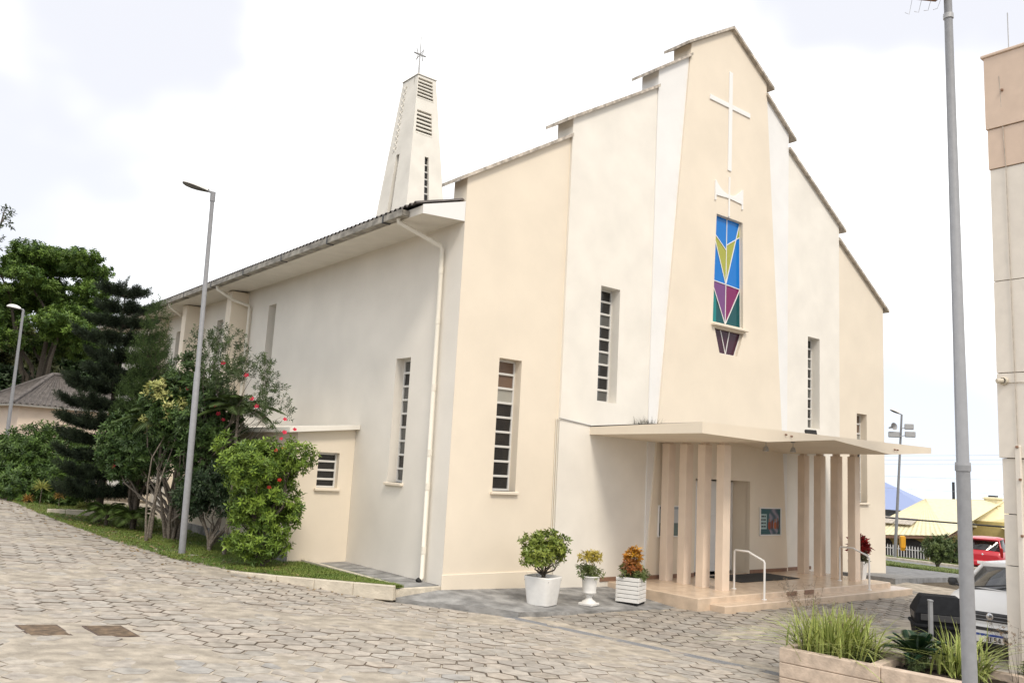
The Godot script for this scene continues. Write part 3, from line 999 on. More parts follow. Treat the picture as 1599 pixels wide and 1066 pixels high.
func build_ground():
	# one sheet of land reaching the horizon
	var xs := span(-1500, -60, 360) + span(-50, -14, 6) + span(-13, 45, 1.0) + span(50, 90, 8) + span(150, 1500, 300)
	var zs := span(-1500, -120, 345) + span(-100, -26, 7) + span(-25, 16, 1.0) + span(20, 60, 8) + span(150, 1500, 330)
	var land := struct("ground")
	var inside := PackedVector2Array([Vector2(-13.2, 14.5), Vector2(-13.2, -17), Vector2(30, -17), Vector2(30, 14.5)])
	part(land, "terrain", grid_mesh(xs, zs, func(x, z): return G(x, z) - (0.11 if Geometry2D.is_point_in_polygon(Vector2(x, z), inside) else 0.02)), M.earth)
	# bed of sand the paving stones lie in: it rises over the stones in places and sinks between them in others
	var road := struct("road")
	var n1 := FastNoiseLite.new()
	n1.seed = 4
	n1.frequency = 0.32
	n1.fractal_octaves = 4
	var bed := func(x: float, z: float) -> float: return G(x, z) - 0.0050 + 0.0115 * clampf(n1.get_noise_2d(x, z * 1.0) * 2.2, -1.0, 1.0) + 0.002 * sin(x * 23.0 + z * 11.0)
	part(road, "sand_bed", grid_mesh(span(-13, 2.4, 0.11), span(-17, 14, 0.11), func(x, z): return bed.call(x, z) if x < drain_x(z) - 0.02 else bed.call(x, z) - 0.05), M.sand)
	var court := struct("forecourt")
	part(court, "sand_bed", grid_mesh(span(-0.4, 14.5, 0.16), span(0.6, 14, 0.16), func(x, z): return bed.call(x, z) - 0.004 if x > drain_x(z) + 0.02 else bed.call(x, z) - 0.06), M.sand)
	# hexagonal paving stones, 26 cm across
	var R := 0.185
	var dx := R * 1.5
	var dz := R * sqrt(3.0)
	var variants := []
	for v in 6:
		variants.append(hex_stone(R * 0.975, v))
	var cam2 := Vector2(-8.977, 12.931)
	var fw := Vector2(0.6230, -0.7825)
	var list := []
	for i in range(-50, 70):
		for j in range(-60, 50):
			var x := i * dx
			var z := j * dz + (dz * 0.5 if i & 1 else 0.0)
			var p := Vector2(x, z).rotated(0.10)
			var w := 0
			if Geometry2D.is_point_in_polygon(p, ROAD):
				w = 1
			elif Geometry2D.is_point_in_polygon(p, COURT):
				w = 2
			if w == 0:
				continue
			var skip := false
			for mh in [Vector2(-6.94, 2.71), Vector2(-6.29, 2.77)]:
				if absf(p.x - mh.x) < 0.25 and absf(p.y - mh.y) < 0.36:
					skip = true
			if skip:
				continue
			var d := p - cam2
			var along := d.dot(fw)
			var off := absf(d.cross(fw))
			list.append([d.length() + (0.0 if along > 4.0 and off < along * 0.66 + 0.1 and d.length() > 6.4 else 60.0), p, w])
	list.sort_custom(func(a, b): return a[0] < b[0])
	var rest := [null, B.new(), B.new()]
	var count := 0
	for e in list:
		var p: Vector2 = e[1]
		var ny := Vector3(-(G(p.x + 0.1, p.y) - G(p.x - 0.1, p.y)) / 0.2, 1.0, -(G(p.x, p.y + 0.1) - G(p.x, p.y - 0.1)) / 0.2).normalized()
		ny = (ny + Vector3(rng.randfn(0, 0.009), 0, rng.randfn(0, 0.009))).normalized()
		var bx := Vector3(cos(-0.10), 0, sin(-0.10) * -1.0)
		bx = (bx - ny * bx.dot(ny)).normalized()
		var bs := Basis(bx, ny, bx.cross(ny)).rotated(ny, rng.randi() % 6 * PI / 3.0 + rng.randfn(0, 0.03))
		var t := Transform3D(bs, Vector3(p.x + rng.randfn(0, 0.004), G(p.x, p.y) + rng.randf_range(-0.005, 0.005), p.y + rng.randfn(0, 0.004)))
		var v := rng.randi() % 6
		if count < 300 and e[2] == 1:
			var s := part(road, "paving_stone", variants[v], M["paver%d" % (rng.randi() % 6)])
			s.transform = t
			count += 1
		else:
			var b: B = rest[e[2]]
			var shade := rng.randf_range(0.86, 1.10) * (1.0 if e[2] == 1 else 0.80)
			var warm := rng.randf()
			hex_into(b, R * 0.975, v, Color(0.51, 0.47, 0.415).lerp(Color(0.53, 0.465, 0.39), warm) * shade, t)
	part(road, "paving_stones", rest[1].mesh(), M.paver_mix, "stuff")
	part(court, "paving_stones", rest[2].mesh(), M.paver_mix, "stuff")

func hex_into(b: B, R: float, v: int, top: Color, t := Transform3D()):
	var r := RandomNumberGenerator.new()
	r.seed = 100 + v
	b.xf = t
	b.sm(false)
	var o := []
	var q := []
	var s := []
	for k in 6:
		var a := TAU * k / 6.0
		var rr := R * r.randf_range(0.955, 1.012)
		o.append(Vector3(cos(a) * rr, -0.009, sin(a) * rr))
		q.append(Vector3(cos(a) * (rr - 0.0075), r.randf_range(-0.0015, 0.0015), sin(a) * (rr - 0.0075)))
		s.append(Vector3(cos(a) * rr, -0.05, sin(a) * rr))
	for k in 6:
		var k2 := (k + 1) % 6
		b.color(top)
		b.tri(Vector3(0, 0.002, 0), q[k2], q[k])
		b.color(top * Color(0.40, 0.365, 0.33))         # dirt caught in the worn joint edges
		b.quad(o[k2], o[k], q[k], q[k2])
		b.quad(s[k2], s[k], o[k], o[k2])
	b.xf = Transform3D()

func hex_stone(R: float, v: int) -> ArrayMesh:
	var b := B.new()
	hex_into(b, R, v, Color.WHITE)
	return b.mesh()

func build_yard():
	# concrete apron along the church front, with a small drop to the forecourt
	var ap := struct("apron")
	var pts := [Vector2(0.0, 0.0), Vector2(-0.95, 0.0), Vector2(-0.62, 0.42), Vector2(0.05, 1.33), Vector2(0.40, 1.72), Vector2(4.30, 2.02), Vector2(4.30, 0.03)]
	var b := B.new()
	var ay := func(p: Vector2) -> float: return -0.02 - 0.028 * p.x * (1 if p.x > 0 else 0) - 0.075 * p.y - (0.09 if p.x < -0.5 else 0.0)
	var tri := Geometry2D.triangulate_polygon(PackedVector2Array(pts))
	for i in range(0, tri.size(), 3):
		var a: Vector2 = pts[tri[i]]
		var c: Vector2 = pts[tri[i + 1]]
		var d: Vector2 = pts[tri[i + 2]]
		var va := Vector3(a.x, ay.call(a), a.y)
		var vc := Vector3(c.x, ay.call(c), c.y)
		var vd := Vector3(d.x, ay.call(d), d.y)
		if (vc - va).cross(vd - va).y < 0:
			b.tri(va, vd, vc)
		else:
			b.tri(va, vc, vd)
	for i in pts.size():
		var a: Vector2 = pts[i]
		var c: Vector2 = pts[(i + 1) % pts.size()]
		b.quad(Vector3(a.x, -0.5, a.y), Vector3(a.x, ay.call(a), a.y), Vector3(c.x, ay.call(c), c.y), Vector3(c.x, -0.5, c.y))
	part(ap, "slab", b.mesh(), M.concrete)
	# footpath along the side wall, a step above the apron
	var path := struct("footpath")
	b = B.new()
	b.prism([Vector2(-0.82, -0.3), Vector2(0.0, -0.3), Vector2(0.0, 0.045), Vector2(-0.82, 0.03)], -3.66, -0.10)
	part(path, "slab", b.mesh(), M.concrete)
	b = B.new()
	b.box(Vector3(-0.48, -0.065, -0.05), Vector3(0.95, 0.20, 0.09), 0.012)
	part(path, "edge", b.mesh(), M.kerb_paint)
	b = B.new()
	b.bar(Vector3(-0.86, 0.02, -0.05), Vector3(-1.02, 0.06, -3.64), 0.07, 0.14, 0.012)
	part(path, "edge", b.mesh(), M.kerb_paint)
	# lawn behind a painted kerb
	var edge := [Vector2(-1.02, 0.05), Vector2(-2.3, -1.9), Vector2(-3.22, -3.6), Vector2(-3.85, -6.2), Vector2(-4.25, -9.5), Vector2(-4.55, -12.5), Vector2(-4.9, -16.0)]
	var ex := func(z: float) -> float:
		for i in edge.size() - 1:
			if z <= edge[i].y and z >= edge[i + 1].y:
				return lerpf(edge[i].x, edge[i + 1].x, (edge[i].y - z) / (edge[i].y - edge[i + 1].y))
		return edge[-1].x
	var lawn := struct("lawn")
	b = B.new(true)
	var zs := span(0.04, -16.0, 0.25)
	for j in zs.size() - 1:
		for i in 12:
			var q := []
			for e in [[i, j], [i, j + 1], [i + 1, j + 1], [i + 1, j]]:
				var z: float = zs[e[1]]
				var l: float = ex.call(z) + (0.04 if z > -4.0 else -0.05)
				var r := (-0.80 if z > -3.66 else -1.30)
				if z > -0.02: r = -0.9
				var x := lerpf(l, maxf(r, l + 0.02), e[0] / 12.0)
				q.append(Vector3(x, lawn_y(x, z) - 0.02 + 0.012 * sin(x * 7 + z * 5) - (0.05 if e[0] == 0 and z < -4.2 else 0.0), z))
			b.quad(q[0], q[3], q[2], q[1])
	part(lawn, "turf", b.mesh(), M.lawn_soil)
	var kb := struct("kerb")
	for i in 2:
		var a: Vector2 = edge[i]
		var c: Vector2 = edge[i + 1]
		var n := 3
		for k in n:
			var p0 := a.lerp(c, float(k) / n)
			var p1 := a.lerp(c, (k + 0.992) / n)
			var q := B.new()
			var m := (p0 + p1) * 0.5
			var fade := 0.012 * (i * n + k)
			q.bar(Vector3(p0.x, lawn_y(p0.x, p0.y) - 0.10 - fade, p0.y), Vector3(p1.x, lawn_y(p1.x, p1.y) - 0.10 - fade - 0.01, p1.y), 0.11, 0.25, 0.012)
			part(kb, "kerb_stone", q.mesh(), M.kerb_paint)
			if m.y > 9: pass
	for i in 3:                                        # far kerb by the hedge
		var q := B.new()
		q.bar(Vector3(-4.35 + i * 0.42, G(-4.3, -11.3) + 0.06, -11.7 + i * 0.1), Vector3(-3.94 + i * 0.42, G(-4.3, -11.3) + 0.05, -11.6 + i * 0.1), 0.10, 0.16, 0.01)
		part(kb, "kerb_stone", q.mesh(), M.kerb_paint)
	# grass blades
	var mm := MultiMesh.new()
	mm.transform_format = MultiMesh.TRANSFORM_3D
	mm.use_colors = true
	mm.mesh = tuft_mesh(9, 0.055, 0.0045)
	var spots := []
	var np := FastNoiseLite.new()
	np.seed = 8
	np.frequency = 0.7
	for k in 30000:
		var z := rng.randf_range(-15.5, 0.0)
		var l: float = ex.call(z)
		var r := (-0.86 if z > -3.66 else -1.38)
		var x := rng.randf_range(l + (0.06 if z > -4.0 else -0.08), r)
		if x < l + 0.02 and z > -4.0:
			continue
		var dens: float = 1.0 if z > -6 else 0.75
		var nv := np.get_noise_2d(x, z)
		if rng.randf() < dens * (0.85 if nv > -0.12 else 0.35):
			spots.append([Vector3(x, lawn_y(x, z) - 0.022, z), nv])
	mm.instance_count = spots.size()
	for i in spots.size():
		var s := rng.randf_range(0.6, 1.25)
		mm.set_instance_transform(i, Transform3D(Basis(Vector3.UP, rng.randf() * TAU).scaled(Vector3(s, s, s)), spots[i][0]))
		mm.set_instance_color(i, Color(0.10, 0.175, 0.025).lerp(Color(0.24, 0.27, 0.06), clampf(rng.randf() * 0.7 + spots[i][1] * 0.6, 0, 1)))
	var gi := MultiMeshInstance3D.new()
	gi.name = "grass"
	gi.multimesh = mm
	gi.material_override = M.leaf
	add_child(gi)
	tag(gi, "short green grass of the lawn beside the church", "grass", "", "stuff")
	# drain channel between road and forecourt: concrete edges and a steel grating
	var dr := struct("drain_channel")
	for s in [-1.0, 1.0]:
		b = B.new()
		for k in 6:
			var z0 := 1.15 + k * 1.45
			var z1 := z0 + 1.44
			var w0 := 0.22 + 0.05 * sin(k * 2.3 + s)
			b.bar(Vector3(drain_x(z0) + s * (0.105 + w0 / 2), G(drain_x(z0), z0) - 0.041 + 0.004, z0), Vector3(drain_x(z1) + s * (0.105 + w0 / 2), G(drain_x(z1), z1) - 0.041 + 0.004, z1), w0, 0.09, 0.008)
		part(dr, "edge", b.mesh(), M.sand)
	b = B.new()
	b.bar(Vector3(drain_x(1.15), -0.36, 1.15), Vector3(drain_x(9.9), -0.36, 9.9), 0.26, 0.02)
	part(dr, "bed", b.mesh(), M.joint_soil)
	b = B.new()
	for k in 210:
		var z := 1.2 + k * 0.04
		b.box(Vector3(drain_x(z), -0.262, z), Vector3(0.20, 0.02, 0.024))
	for s in [-0.097, 0.097]:
		b.bar(Vector3(drain_x(1.15) + s, -0.26, 1.15), Vector3(drain_x(9.6) + s, -0.26, 9.6), 0.016, 0.024)
	part(dr, "grating", b.mesh(), M.pole)
	# raised drive on the right of the church, with a low concrete face
	var sd := struct("side_drive")
	b = B.new()
	b.prism([Vector2(0, -0.9), Vector2(9.0, -1.2), Vector2(9.0, -0.62), Vector2(4.0, -0.36), Vector2(0, -0.15)], -18.0, 0.0)
	var drv := part(sd, "slab", b.mesh(), M.asphalt)
	drv.transform = Transform3D(Basis(Vector3.UP, 0.16), Vector3(12.9, 0.0, 2.4))
	drv.position = Vector3(13.6, 0.0, 1.5)
	# rusty inspection covers
	for e in [[Vector2(-6.94, 2.71), "rusty square inspection cover in the paving, the one at the left edge"], [Vector2(-6.29, 2.77), "rusty square inspection cover in the paving, the one nearer the church"]]:
		var p: Vector2 = e[0]
		var mh := thing("inspection_cover", e[1], "manhole cover", Vector3(p.x, G(p.x, p.y), p.y), 0.05, "inspection covers in the paving")
		mh.rotation.z = -0.07
		b = B.new()
		b.box(Vector3(0, -0.002, 0), Vector3(0.37, 0.02, 0.60), 0.003)
		part(mh, "plate", b.mesh(), M.rust)
		b = B.new()
		for s in [[0, 0.312, 0.42, 0.022], [0, -0.312, 0.42, 0.022], [0.197, 0, 0.022, 0.60], [-0.197, 0, 0.022, 0.60]]:
			b.box(Vector3(s[0], -0.012, s[1]), Vector3(s[2], 0.034, s[3]), 0.003)
		part(mh, "frame", b.mesh(), M.iron)
	# loose stones on the grass
	var st := [[Vector3(-3.0, 0.12, -4.62), Vector3(0.36, 0.05, 0.2), "flat pale stone slab lying on the grass at the lamp post"], [Vector3(-3.08, 0.14, -7.5), Vector3(0.26, 0.12, 0.22), "small heap-like grey stone on the grass left of the lamp post"], [Vector3(-3.7, 0.2, -9.2), Vector3(0.3, 0.12, 0.2), "grey stone at the lawn edge under the conifer"], [Vector3(-2.75, 0.13, -7.3), Vector3(0.16, 0.08, 0.16), "little stone on the grass beside the pale trunks"]]
	for e in st:
		var s := thing("stone", e[2], "stone", e[0])
		part(s, "rock", rock_mesh(e[1], int(e[0].z * 10)), M.stone)

func rock_mesh(size: Vector3, sd: int) -> ArrayMesh:
	var r := FastNoiseLite.new()
	r.seed = sd
	r.frequency = 1.3
	var b := B.new()
	var f := func(i: int, j: int) -> Vector3:
		var th := PI * j / 6.0
		var ph := TAU * i / 9.0
		var d := Vector3(sin(th) * cos(ph), cos(th), sin(th) * sin(ph))
		return d * size * 0.5 * (1.0 + 0.5 * r.get_noise_3dv(d))
	for j in 6:
		for i in 9:
			b.quad(f.call(i, j + 1), f.call(i + 1, j + 1), f.call(i + 1, j), f.call(i, j))
	return b.mesh()

func tuft_mesh(n: int, h: float, w: float) -> ArrayMesh:
	var r := RandomNumberGenerator.new()
	r.seed = 77
	var b := B.new()
	b.color(Color.WHITE)
	for i in n:
		var a := r.randf() * TAU
		var d := Vector3(cos(a), 0, sin(a))
		var s := Vector3(-d.z, 0, d.x) * w
		var o := Vector3(r.randf_range(-0.035, 0.035), 0, r.randf_range(-0.035, 0.035))
		var hh := h * r.randf_range(0.5, 1.0)
		var m := o + d * hh * 0.25 + Vector3(0, hh * 0.6, 0)
		b.quad(o - s, o + s, m + s * 0.8, m - s * 0.8)
		b.tri(m - s * 0.8, m + s * 0.8, o + d * hh * 0.75 + Vector3(0, hh, 0))
	return b.mesh()

# ------------------------------------------------------------------ lamps and street furniture
func cobra_head(l: Node3D, top: Vector3, dir: Vector3, s: float):
	# flat oval street lamp head on a short arm, dished below
	var side := dir.cross(Vector3.UP).normalized()
	var up := side.cross(dir).normalized()
	var b := B.new()
	b.tube([top + Vector3(0, -0.12 * s, 0), top, top + dir * 0.16 * s], [0.032 * s], 10)
	part(l, "arm", b.mesh(), M.pole)
	var rows := [[0.05, 0.05, 0.06], [0.14, 0.085, 0.10], [0.28, 0.13, 0.14], [0.42, 0.145, 0.14], [0.54, 0.125, 0.11], [0.62, 0.07, 0.06], [0.65, 0.012, 0.012]]
	b = B.new(true)
	var lens := B.new(true)
	var prev := []
	var pw0 := 0.0
	for e in rows:
		var ring := []
		for k in 13:
			var a := PI * k / 12.0
			ring.append(top + dir * (e[0] + 0.06) * s + side * cos(a) * e[1] * s + up * sin(a) * e[2] * s)
		if prev:
			for k in 12:
				b.quad(prev[k], ring[k], ring[k + 1], prev[k + 1])
			for k in 6:
				var f := func(rg: Array, j: int, wd: float) -> Vector3: return rg[0].lerp(rg[12], j / 6.0) - up * (0.006 + sin(PI * j / 6.0) * wd * 0.45)
				lens.quad(f.call(prev, k, pw0), f.call(prev, k + 1, pw0), f.call(ring, k + 1, e[1] * s), f.call(ring, k, e[1] * s))
		prev = ring
		pw0 = e[1] * s
	part(l, "lamp_head", b.mesh(), M.pot_white)
	part(l, "lens", lens.mesh(), M.glass_grey)

func build_lamps():
	var l := thing("street_lamp", "slim grey street lamp standing on the lawn before the shrubs", "street lamp", Vector3(-3.11, 0.06, -4.77))
	var b := B.new()
	var top := Vector3(-0.20, 7.52, 0.10)
	b.tube([Vector3.ZERO, top * 0.5, top * 0.502, top], [0.068, 0.062, 0.05, 0.042], 14)
	part(l, "pole", b.mesh(), M.pole)
	b = B.new()
	b.tube([top * 0.985, top * 1.012], [0.055], 12)
	part(l, "collar", b.mesh(), M.pole)
	cobra_head(l, top * 1.01, Vector3(-0.80, 0.26, -0.50).normalized(), 0.95)
	l = thing("street_lamp", "distant grey street lamp rising behind the hedge beside the small house", "street lamp", Vector3(-1.85, 1.2, -37.2))
	b = B.new()
	b.tube([Vector3.ZERO, Vector3(-0.1, 7.75, 0.2)], [0.10, 0.06], 12)
	part(l, "pole", b.mesh(), M.pole)
	cobra_head(l, Vector3(-0.1, 7.78, 0.2), Vector3(-0.75, 0.14, -0.55).normalized(), 1.25)
	l = thing("street_lamp", "tall grey street lamp close by on the right in front of the planter", "street lamp", Vector3(-1.27, 0.02, 9.66))
	b = B.new()
	top = Vector3(-0.03, 6.85, -0.035)
	b.tube([Vector3.ZERO, top * 0.352], [0.061, 0.056], 16)
	b.tube([top * 0.352, top * 0.36, top * 0.36, top], [0.062, 0.062, 0.052, 0.035], 16)
	part(l, "pole", b.mesh(), M.pole)
	b = B.new()
	b.tube([top * 0.349, top * 0.356], [0.0635], 16)
	part(l, "joint", b.mesh(), M.pole)
	b = B.new()
	var hd := Vector3(-0.78, 0.05, -0.62).normalized()
	var sd := hd.cross(Vector3.UP).normalized()
	b.box(top + hd * 0.22 + Vector3(0, 0.02, 0), Vector3(0.16, 0.10, 0.34), 0.02, Basis(sd, hd.cross(sd) * -1.0, hd).orthonormalized())
	part(l, "lamp_head", b.mesh(), M.pole)
	b = B.new()
	b.box(top + hd * 0.22 + Vector3(0, -0.035, 0), Vector3(0.13, 0.012, 0.28), 0.004, Basis(sd, hd.cross(sd) * -1.0, hd).orthonormalized())
	part(l, "lens", b.mesh(), M.brown_trim)
	b = B.new()
	for k in 4:
		b.tube([top + hd * (0.06 + 0.09 * k) + Vector3(0, -0.03, 0), top + hd * (0.08 + 0.09 * k) + sd * 0.04 + Vector3(0, -0.12 - 0.03 * k, 0), top + hd * (0.13 + 0.09 * k) + sd * 0.02 + Vector3(0, -0.15 - 0.02 * k, 0)], [0.0022], 4)
	b.tube([top * 0.965, top * 0.972], [0.045], 12)
	part(l, "loose_wire", b.mesh(), M.galvanised, "stuff")

func build_pots():
	var gy := func(x: float, z: float) -> float: return -0.02 - 0.028 * x - 0.075 * z
	# big smooth pot with rounded square plan
	var at := Vector3(1.33, gy.call(1.33, 1.25), 1.25)
	var p := thing("flower_pot", "large smooth white square flower pot by the beige wall", "flower pot", at, 0.35)
	var b := B.new(true)
	var prof := [[0.225, 0.0], [0.285, 0.46], [0.285, 0.49], [0.262, 0.49], [0.255, 0.42]]
	b = B.new(true)
	for i in prof.size() - 1:
		for k in 32:
			var f := func(j: int, kk: int) -> Vector3:
				var a: float = TAU * kk / 32.0
				var s: float = pow(pow(absf(cos(a)), 5.0) + pow(absf(sin(a)), 5.0), -0.2)
				return Vector3(sin(a) * prof[j][0] * s, prof[j][1], cos(a) * prof[j][0] * s)
			b.quad(f.call(i, k), f.call(i, k + 1), f.call(i + 1, k + 1), f.call(i + 1, k))
	part(p, "pot", b.mesh(), M.pot_white)
	b = B.new()
	b.box(Vector3(0, 0.42, 0), Vector3(0.49, 0.02, 0.49))
	part(p, "soil", b.mesh(), M.soil)
	# pedestal urn
	var ua := Vector3(2.30, gy.call(2.3, 1.45), 1.45)
	var u := thing("urn", "white pedestal urn between the smooth pot and the slatted box", "urn", ua, 0.3)
	b = B.new()
	b.box(Vector3(0, 0.022, 0), Vector3(0.29, 0.045, 0.29), 0.008)
	part(u, "base", b.mesh(), M.pot_white)
	b = B.new()
	b.lathe([[0.135, 0.045], [0.12, 0.07], [0.07, 0.10], [0.052, 0.14], [0.07, 0.165], [0.075, 0.18], [0.06, 0.19]], Vector3.ZERO, 24)
	part(u, "foot", b.mesh(), M.pot_white)
	b = B.new()
	b.lathe([[0.06, 0.19], [0.115, 0.205], [0.135, 0.225], [0.128, 0.24], [0.125, 0.26], [0.132, 0.36], [0.145, 0.46], [0.172, 0.495], [0.185, 0.51], [0.185, 0.525], [0.16, 0.525], [0.13, 0.46]], Vector3.ZERO, 28)
	part(u, "bowl", b.mesh(), M.pot_white)
	b = B.new()
	b.lathe([[0.14, 0.48], [0.0, 0.49]], Vector3.ZERO, 20)
	part(u, "soil", b.mesh(), M.soil)
	# slatted wooden box
	var ba := Vector3(3.42, gy.call(3.42, 1.45), 1.45)
	var q := thing("planter_box", "white slatted wooden planter box beside the porch steps", "planter box", ba, 0.78 - 0.36)
	for k in 6:
		b = B.new()
		var y := 0.075 + k * 0.078
		var w := 0.46
		for s in [-1.0, 1.0]:
			b.box(Vector3(0, y, s * (w / 2 - 0.012)), Vector3(w, 0.068, 0.024), 0.004)
			b.box(Vector3(s * (w / 2 - 0.012), y, 0), Vector3(0.024, 0.068, w - 0.05), 0.004)
		part(q, "slat", b.mesh(), M.pot_white)
	b = B.new()
	b.box(Vector3(0, 0.26, 0), Vector3(0.405, 0.44, 0.405))
	part(q, "liner", b.mesh(), M.black_rubber)
	b = B.new()
	for s in [[-1, -1], [1, -1], [-1, 1], [1, 1]]:
		b.box(Vector3(s[0] * 0.18, 0.02, s[1] * 0.18), Vector3(0.06, 0.042, 0.06))
	part(q, "foot", b.mesh(), M.black_rubber)
	# white pot with the red plant on the right end of the porch
	var ra := Vector3(11.25, -0.03, 1.75)
	var rp := thing("flower_pot", "tapered white flower pot at the right end of the porch", "flower pot", ra, 0.2)
	b = B.new()
	for k in 4:
		var a0 := TAU * (k + 0.5) / 4.0
		var a1 := TAU * (k + 1.5) / 4.0
		var f := func(a: float, r: float, y: float) -> Vector3: return Vector3(sin(a) * r, y, cos(a) * r)
		b.quad(f.call(a0, 0.20, 0.0), f.call(a1, 0.20, 0.0), f.call(a1, 0.27, 0.44), f.call(a0, 0.27, 0.44))
		b.quad(f.call(a0, 0.27, 0.44), f.call(a1, 0.27, 0.44), f.call(a1, 0.24, 0.44), f.call(a0, 0.24, 0.44))
		b.quad(f.call(a1, 0.235, 0.40), f.call(a0, 0.235, 0.40), f.call(a0, 0.24, 0.44), f.call(a1, 0.24, 0.44))
	part(rp, "pot", b.mesh(), M.pot_white)
	b = B.new()
	b.box(Vector3(0, 0.40, 0), Vector3(0.32, 0.02, 0.32))
	part(rp, "soil", b.mesh(), M.soil)
	plants_in_pots(at + Vector3(0, 0.43, 0), ua + Vector3(0, 0.49, 0), ba + Vector3(0, 0.48, 0), ra + Vector3(0, 0.41, 0))

# ------------------------------------------------------------------ panel building and planter on the right
func build_right():
	var t := thing("panel_building", "tall building corner clad in beige and cream panels at the right edge", "building", Vector3(4.6, -0.3, 7.7))
	var b := B.new()
	b.box(Vector3(2.05, 4.65, 3.05), Vector3(4.0, 9.3, 6.0))
	part(t, "core", b.mesh(), M.dark_metal)
	var ys := [0.0, 1.51, 2.245, 3.057, 4.32, 5.73, 7.513, 8.166, 9.37]
	for i in ys.size() - 1:
		var m: Material = M.panel_beige if ys[i] > 7.4 else M.panel_cream
		var o := 0.0 if ys[i] < 3.0 else (0.03 if ys[i] < 7.4 else (0.045 if ys[i] < 8.0 else 0.065))
		for j in 3:                                        # left flank, towards the camera
			b = B.new()
			b.box(Vector3(0.02 - o / 2, (ys[i] + ys[i + 1]) / 2, 1.0 + j * 2.0 - o / 2), Vector3(0.06 + o, ys[i + 1] - ys[i] - 0.012, 1.99 + o), 0.004)
			part(t, "panel", b.mesh(), m)
		for j in 2:                                        # far flank
			b = B.new()
			b.box(Vector3(1.05 + j * 2.0, (ys[i] + ys[i + 1]) / 2, 0.02 - o / 2), Vector3(1.98, ys[i + 1] - ys[i] - 0.012, 0.06 + o), 0.004)
			part(t, "panel", b.mesh(), m)
	b = B.new()
	b.box(Vector3(2.0, 9.39, 3.0), Vector3(4.2, 0.05, 6.2), 0.01)
	part(t, "coping", b.mesh(), M.panel_beige)
	b = B.new()
	b.box(Vector3(-0.045, 1.62, 0.24), Vector3(0.07, 3.24, 0.075), 0.008)
	part(t, "conduit", b.mesh(), M.panel_cream)
	b = B.new()
	b.tube([Vector3(-0.055, 3.2, 0.24), Vector3(-0.06, 7.5, 0.21), Vector3(-0.075, 9.0, 0.16)], [0.006], 6)
	b.tube([Vector3(-0.05, 4.17, 0.1), Vector3(-0.05, 4.17, 1.4)], [0.006], 6)
	b.tube([Vector3(-0.08, 9.35, 0.55), Vector3(-0.075, 7.6, 0.58), Vector3(-0.04, 4.2, 0.62)], [0.006], 6)
	part(t, "cable", b.mesh(), M.slab_edge)
	for y in [[3.22, 0.24], [2.75, 0.27], [1.95, 0.27], [8.75, 0.2], [6.9, 0.6]]:
		b = B.new()
		b.box(Vector3(-0.09, y[0], y[1]), Vector3(0.03, 0.035, 0.035), 0.004)
		part(t, "clip", b.mesh(), M.brown_trim)
	b = B.new()
	b.lathe([[0.0, -0.01], [0.06, -0.01], [0.06, 0.05], [0.045, 0.06]], Vector3(-0.04, 4.2, 0.08), 14, Basis(Vector3(0, 0, 1), PI / 2))
	b.tube([Vector3(-0.09, 4.2, 0.08), Vector3(-0.16, 4.19, 0.02)], [0.035], 12)
	part(t, "wall_lamp", b.mesh(), M.kerb_paint)
	b = B.new()
	b.tube([Vector3(0.1, 9.4, 0.25), Vector3(0.1, 10.1, 0.25)], [0.008], 6)
	part(t, "antenna", b.mesh(), M.galvanised)
	# block planter running towards the camera
	var pl := thing("block_planter", "long low planter of beige concrete blocks holding striped grass and a cycad", "planter", Vector3(0.5, -0.3, 6.65), 0.14)
	var lens := [0.0, 1.22, 2.44, 3.66]
	for r in 3:
		for k in 3:
			b = B.new()
			var z0: float = lens[k] + (0.0 if r != 1 else (0.0 if k == 0 else -0.02))
			b.box(Vector3(0.06, 0.08 + r * 0.175, (z0 + lens[k + 1]) / 2), Vector3(0.12, 0.170, lens[k + 1] - z0 - 0.006), 0.009)
			part(pl, "block", b.mesh(), M.block)
			b = B.new()
			b.box(Vector3(1.04, 0.08 + r * 0.175, (z0 + lens[k + 1]) / 2), Vector3(0.11, 0.170, lens[k + 1] - z0 - 0.006), 0.009)
			part(pl, "block", b.mesh(), M.block)
		for z in [0.055, 1.12]:
			b = B.new()
			b.box(Vector3(0.552, 0.082 + r * 0.175, z), Vector3(0.86, 0.166, 0.11), 0.009)
			part(pl, "block", b.mesh(), M.block)
	for z in [[0.11, 1.06], [1.18, 3.66]]:
		part(pl, "soil", grid_mesh(span(0.10, 1.0, 0.09), span(z[0], z[1], 0.09), func(x, zz): return 0.44 + 0.02 * sin(x * 17.0) * cos(zz * 13.0) - 0.02), M.soil)
	# black covered container with a grey post in front of it
	var c := thing("waste_container", "black plastic waste container with a sloping hood beside the white car", "waste container", Vector3(3.48, -0.275, 7.25), -1.0)
	b = B.new()
	b.prism([Vector2(-0.27, 0.06), Vector2(0.27, 0.06), Vector2(0.345, 0.64), Vector2(-0.345, 0.64)], -0.30, 0.30)
	part(c, "bin", b.mesh(), M.black_plastic)
	b = B.new()
	b.box(Vector3(0, 0.655, 0), Vector3(0.74, 0.05, 0.66), 0.015)
	part(c, "rim", b.mesh(), M.black_plastic)
	b = B.new()
	var tiers := [[0.33, 0.30, -0.30, 0.682], [0.335, 0.31, -0.31, 0.72], [0.345, 0.33, -0.31, 0.83], [0.30, 0.25, -0.27, 0.93], [0.25, 0.13, -0.20, 1.03], [0.23, 0.10, -0.18, 1.045]]
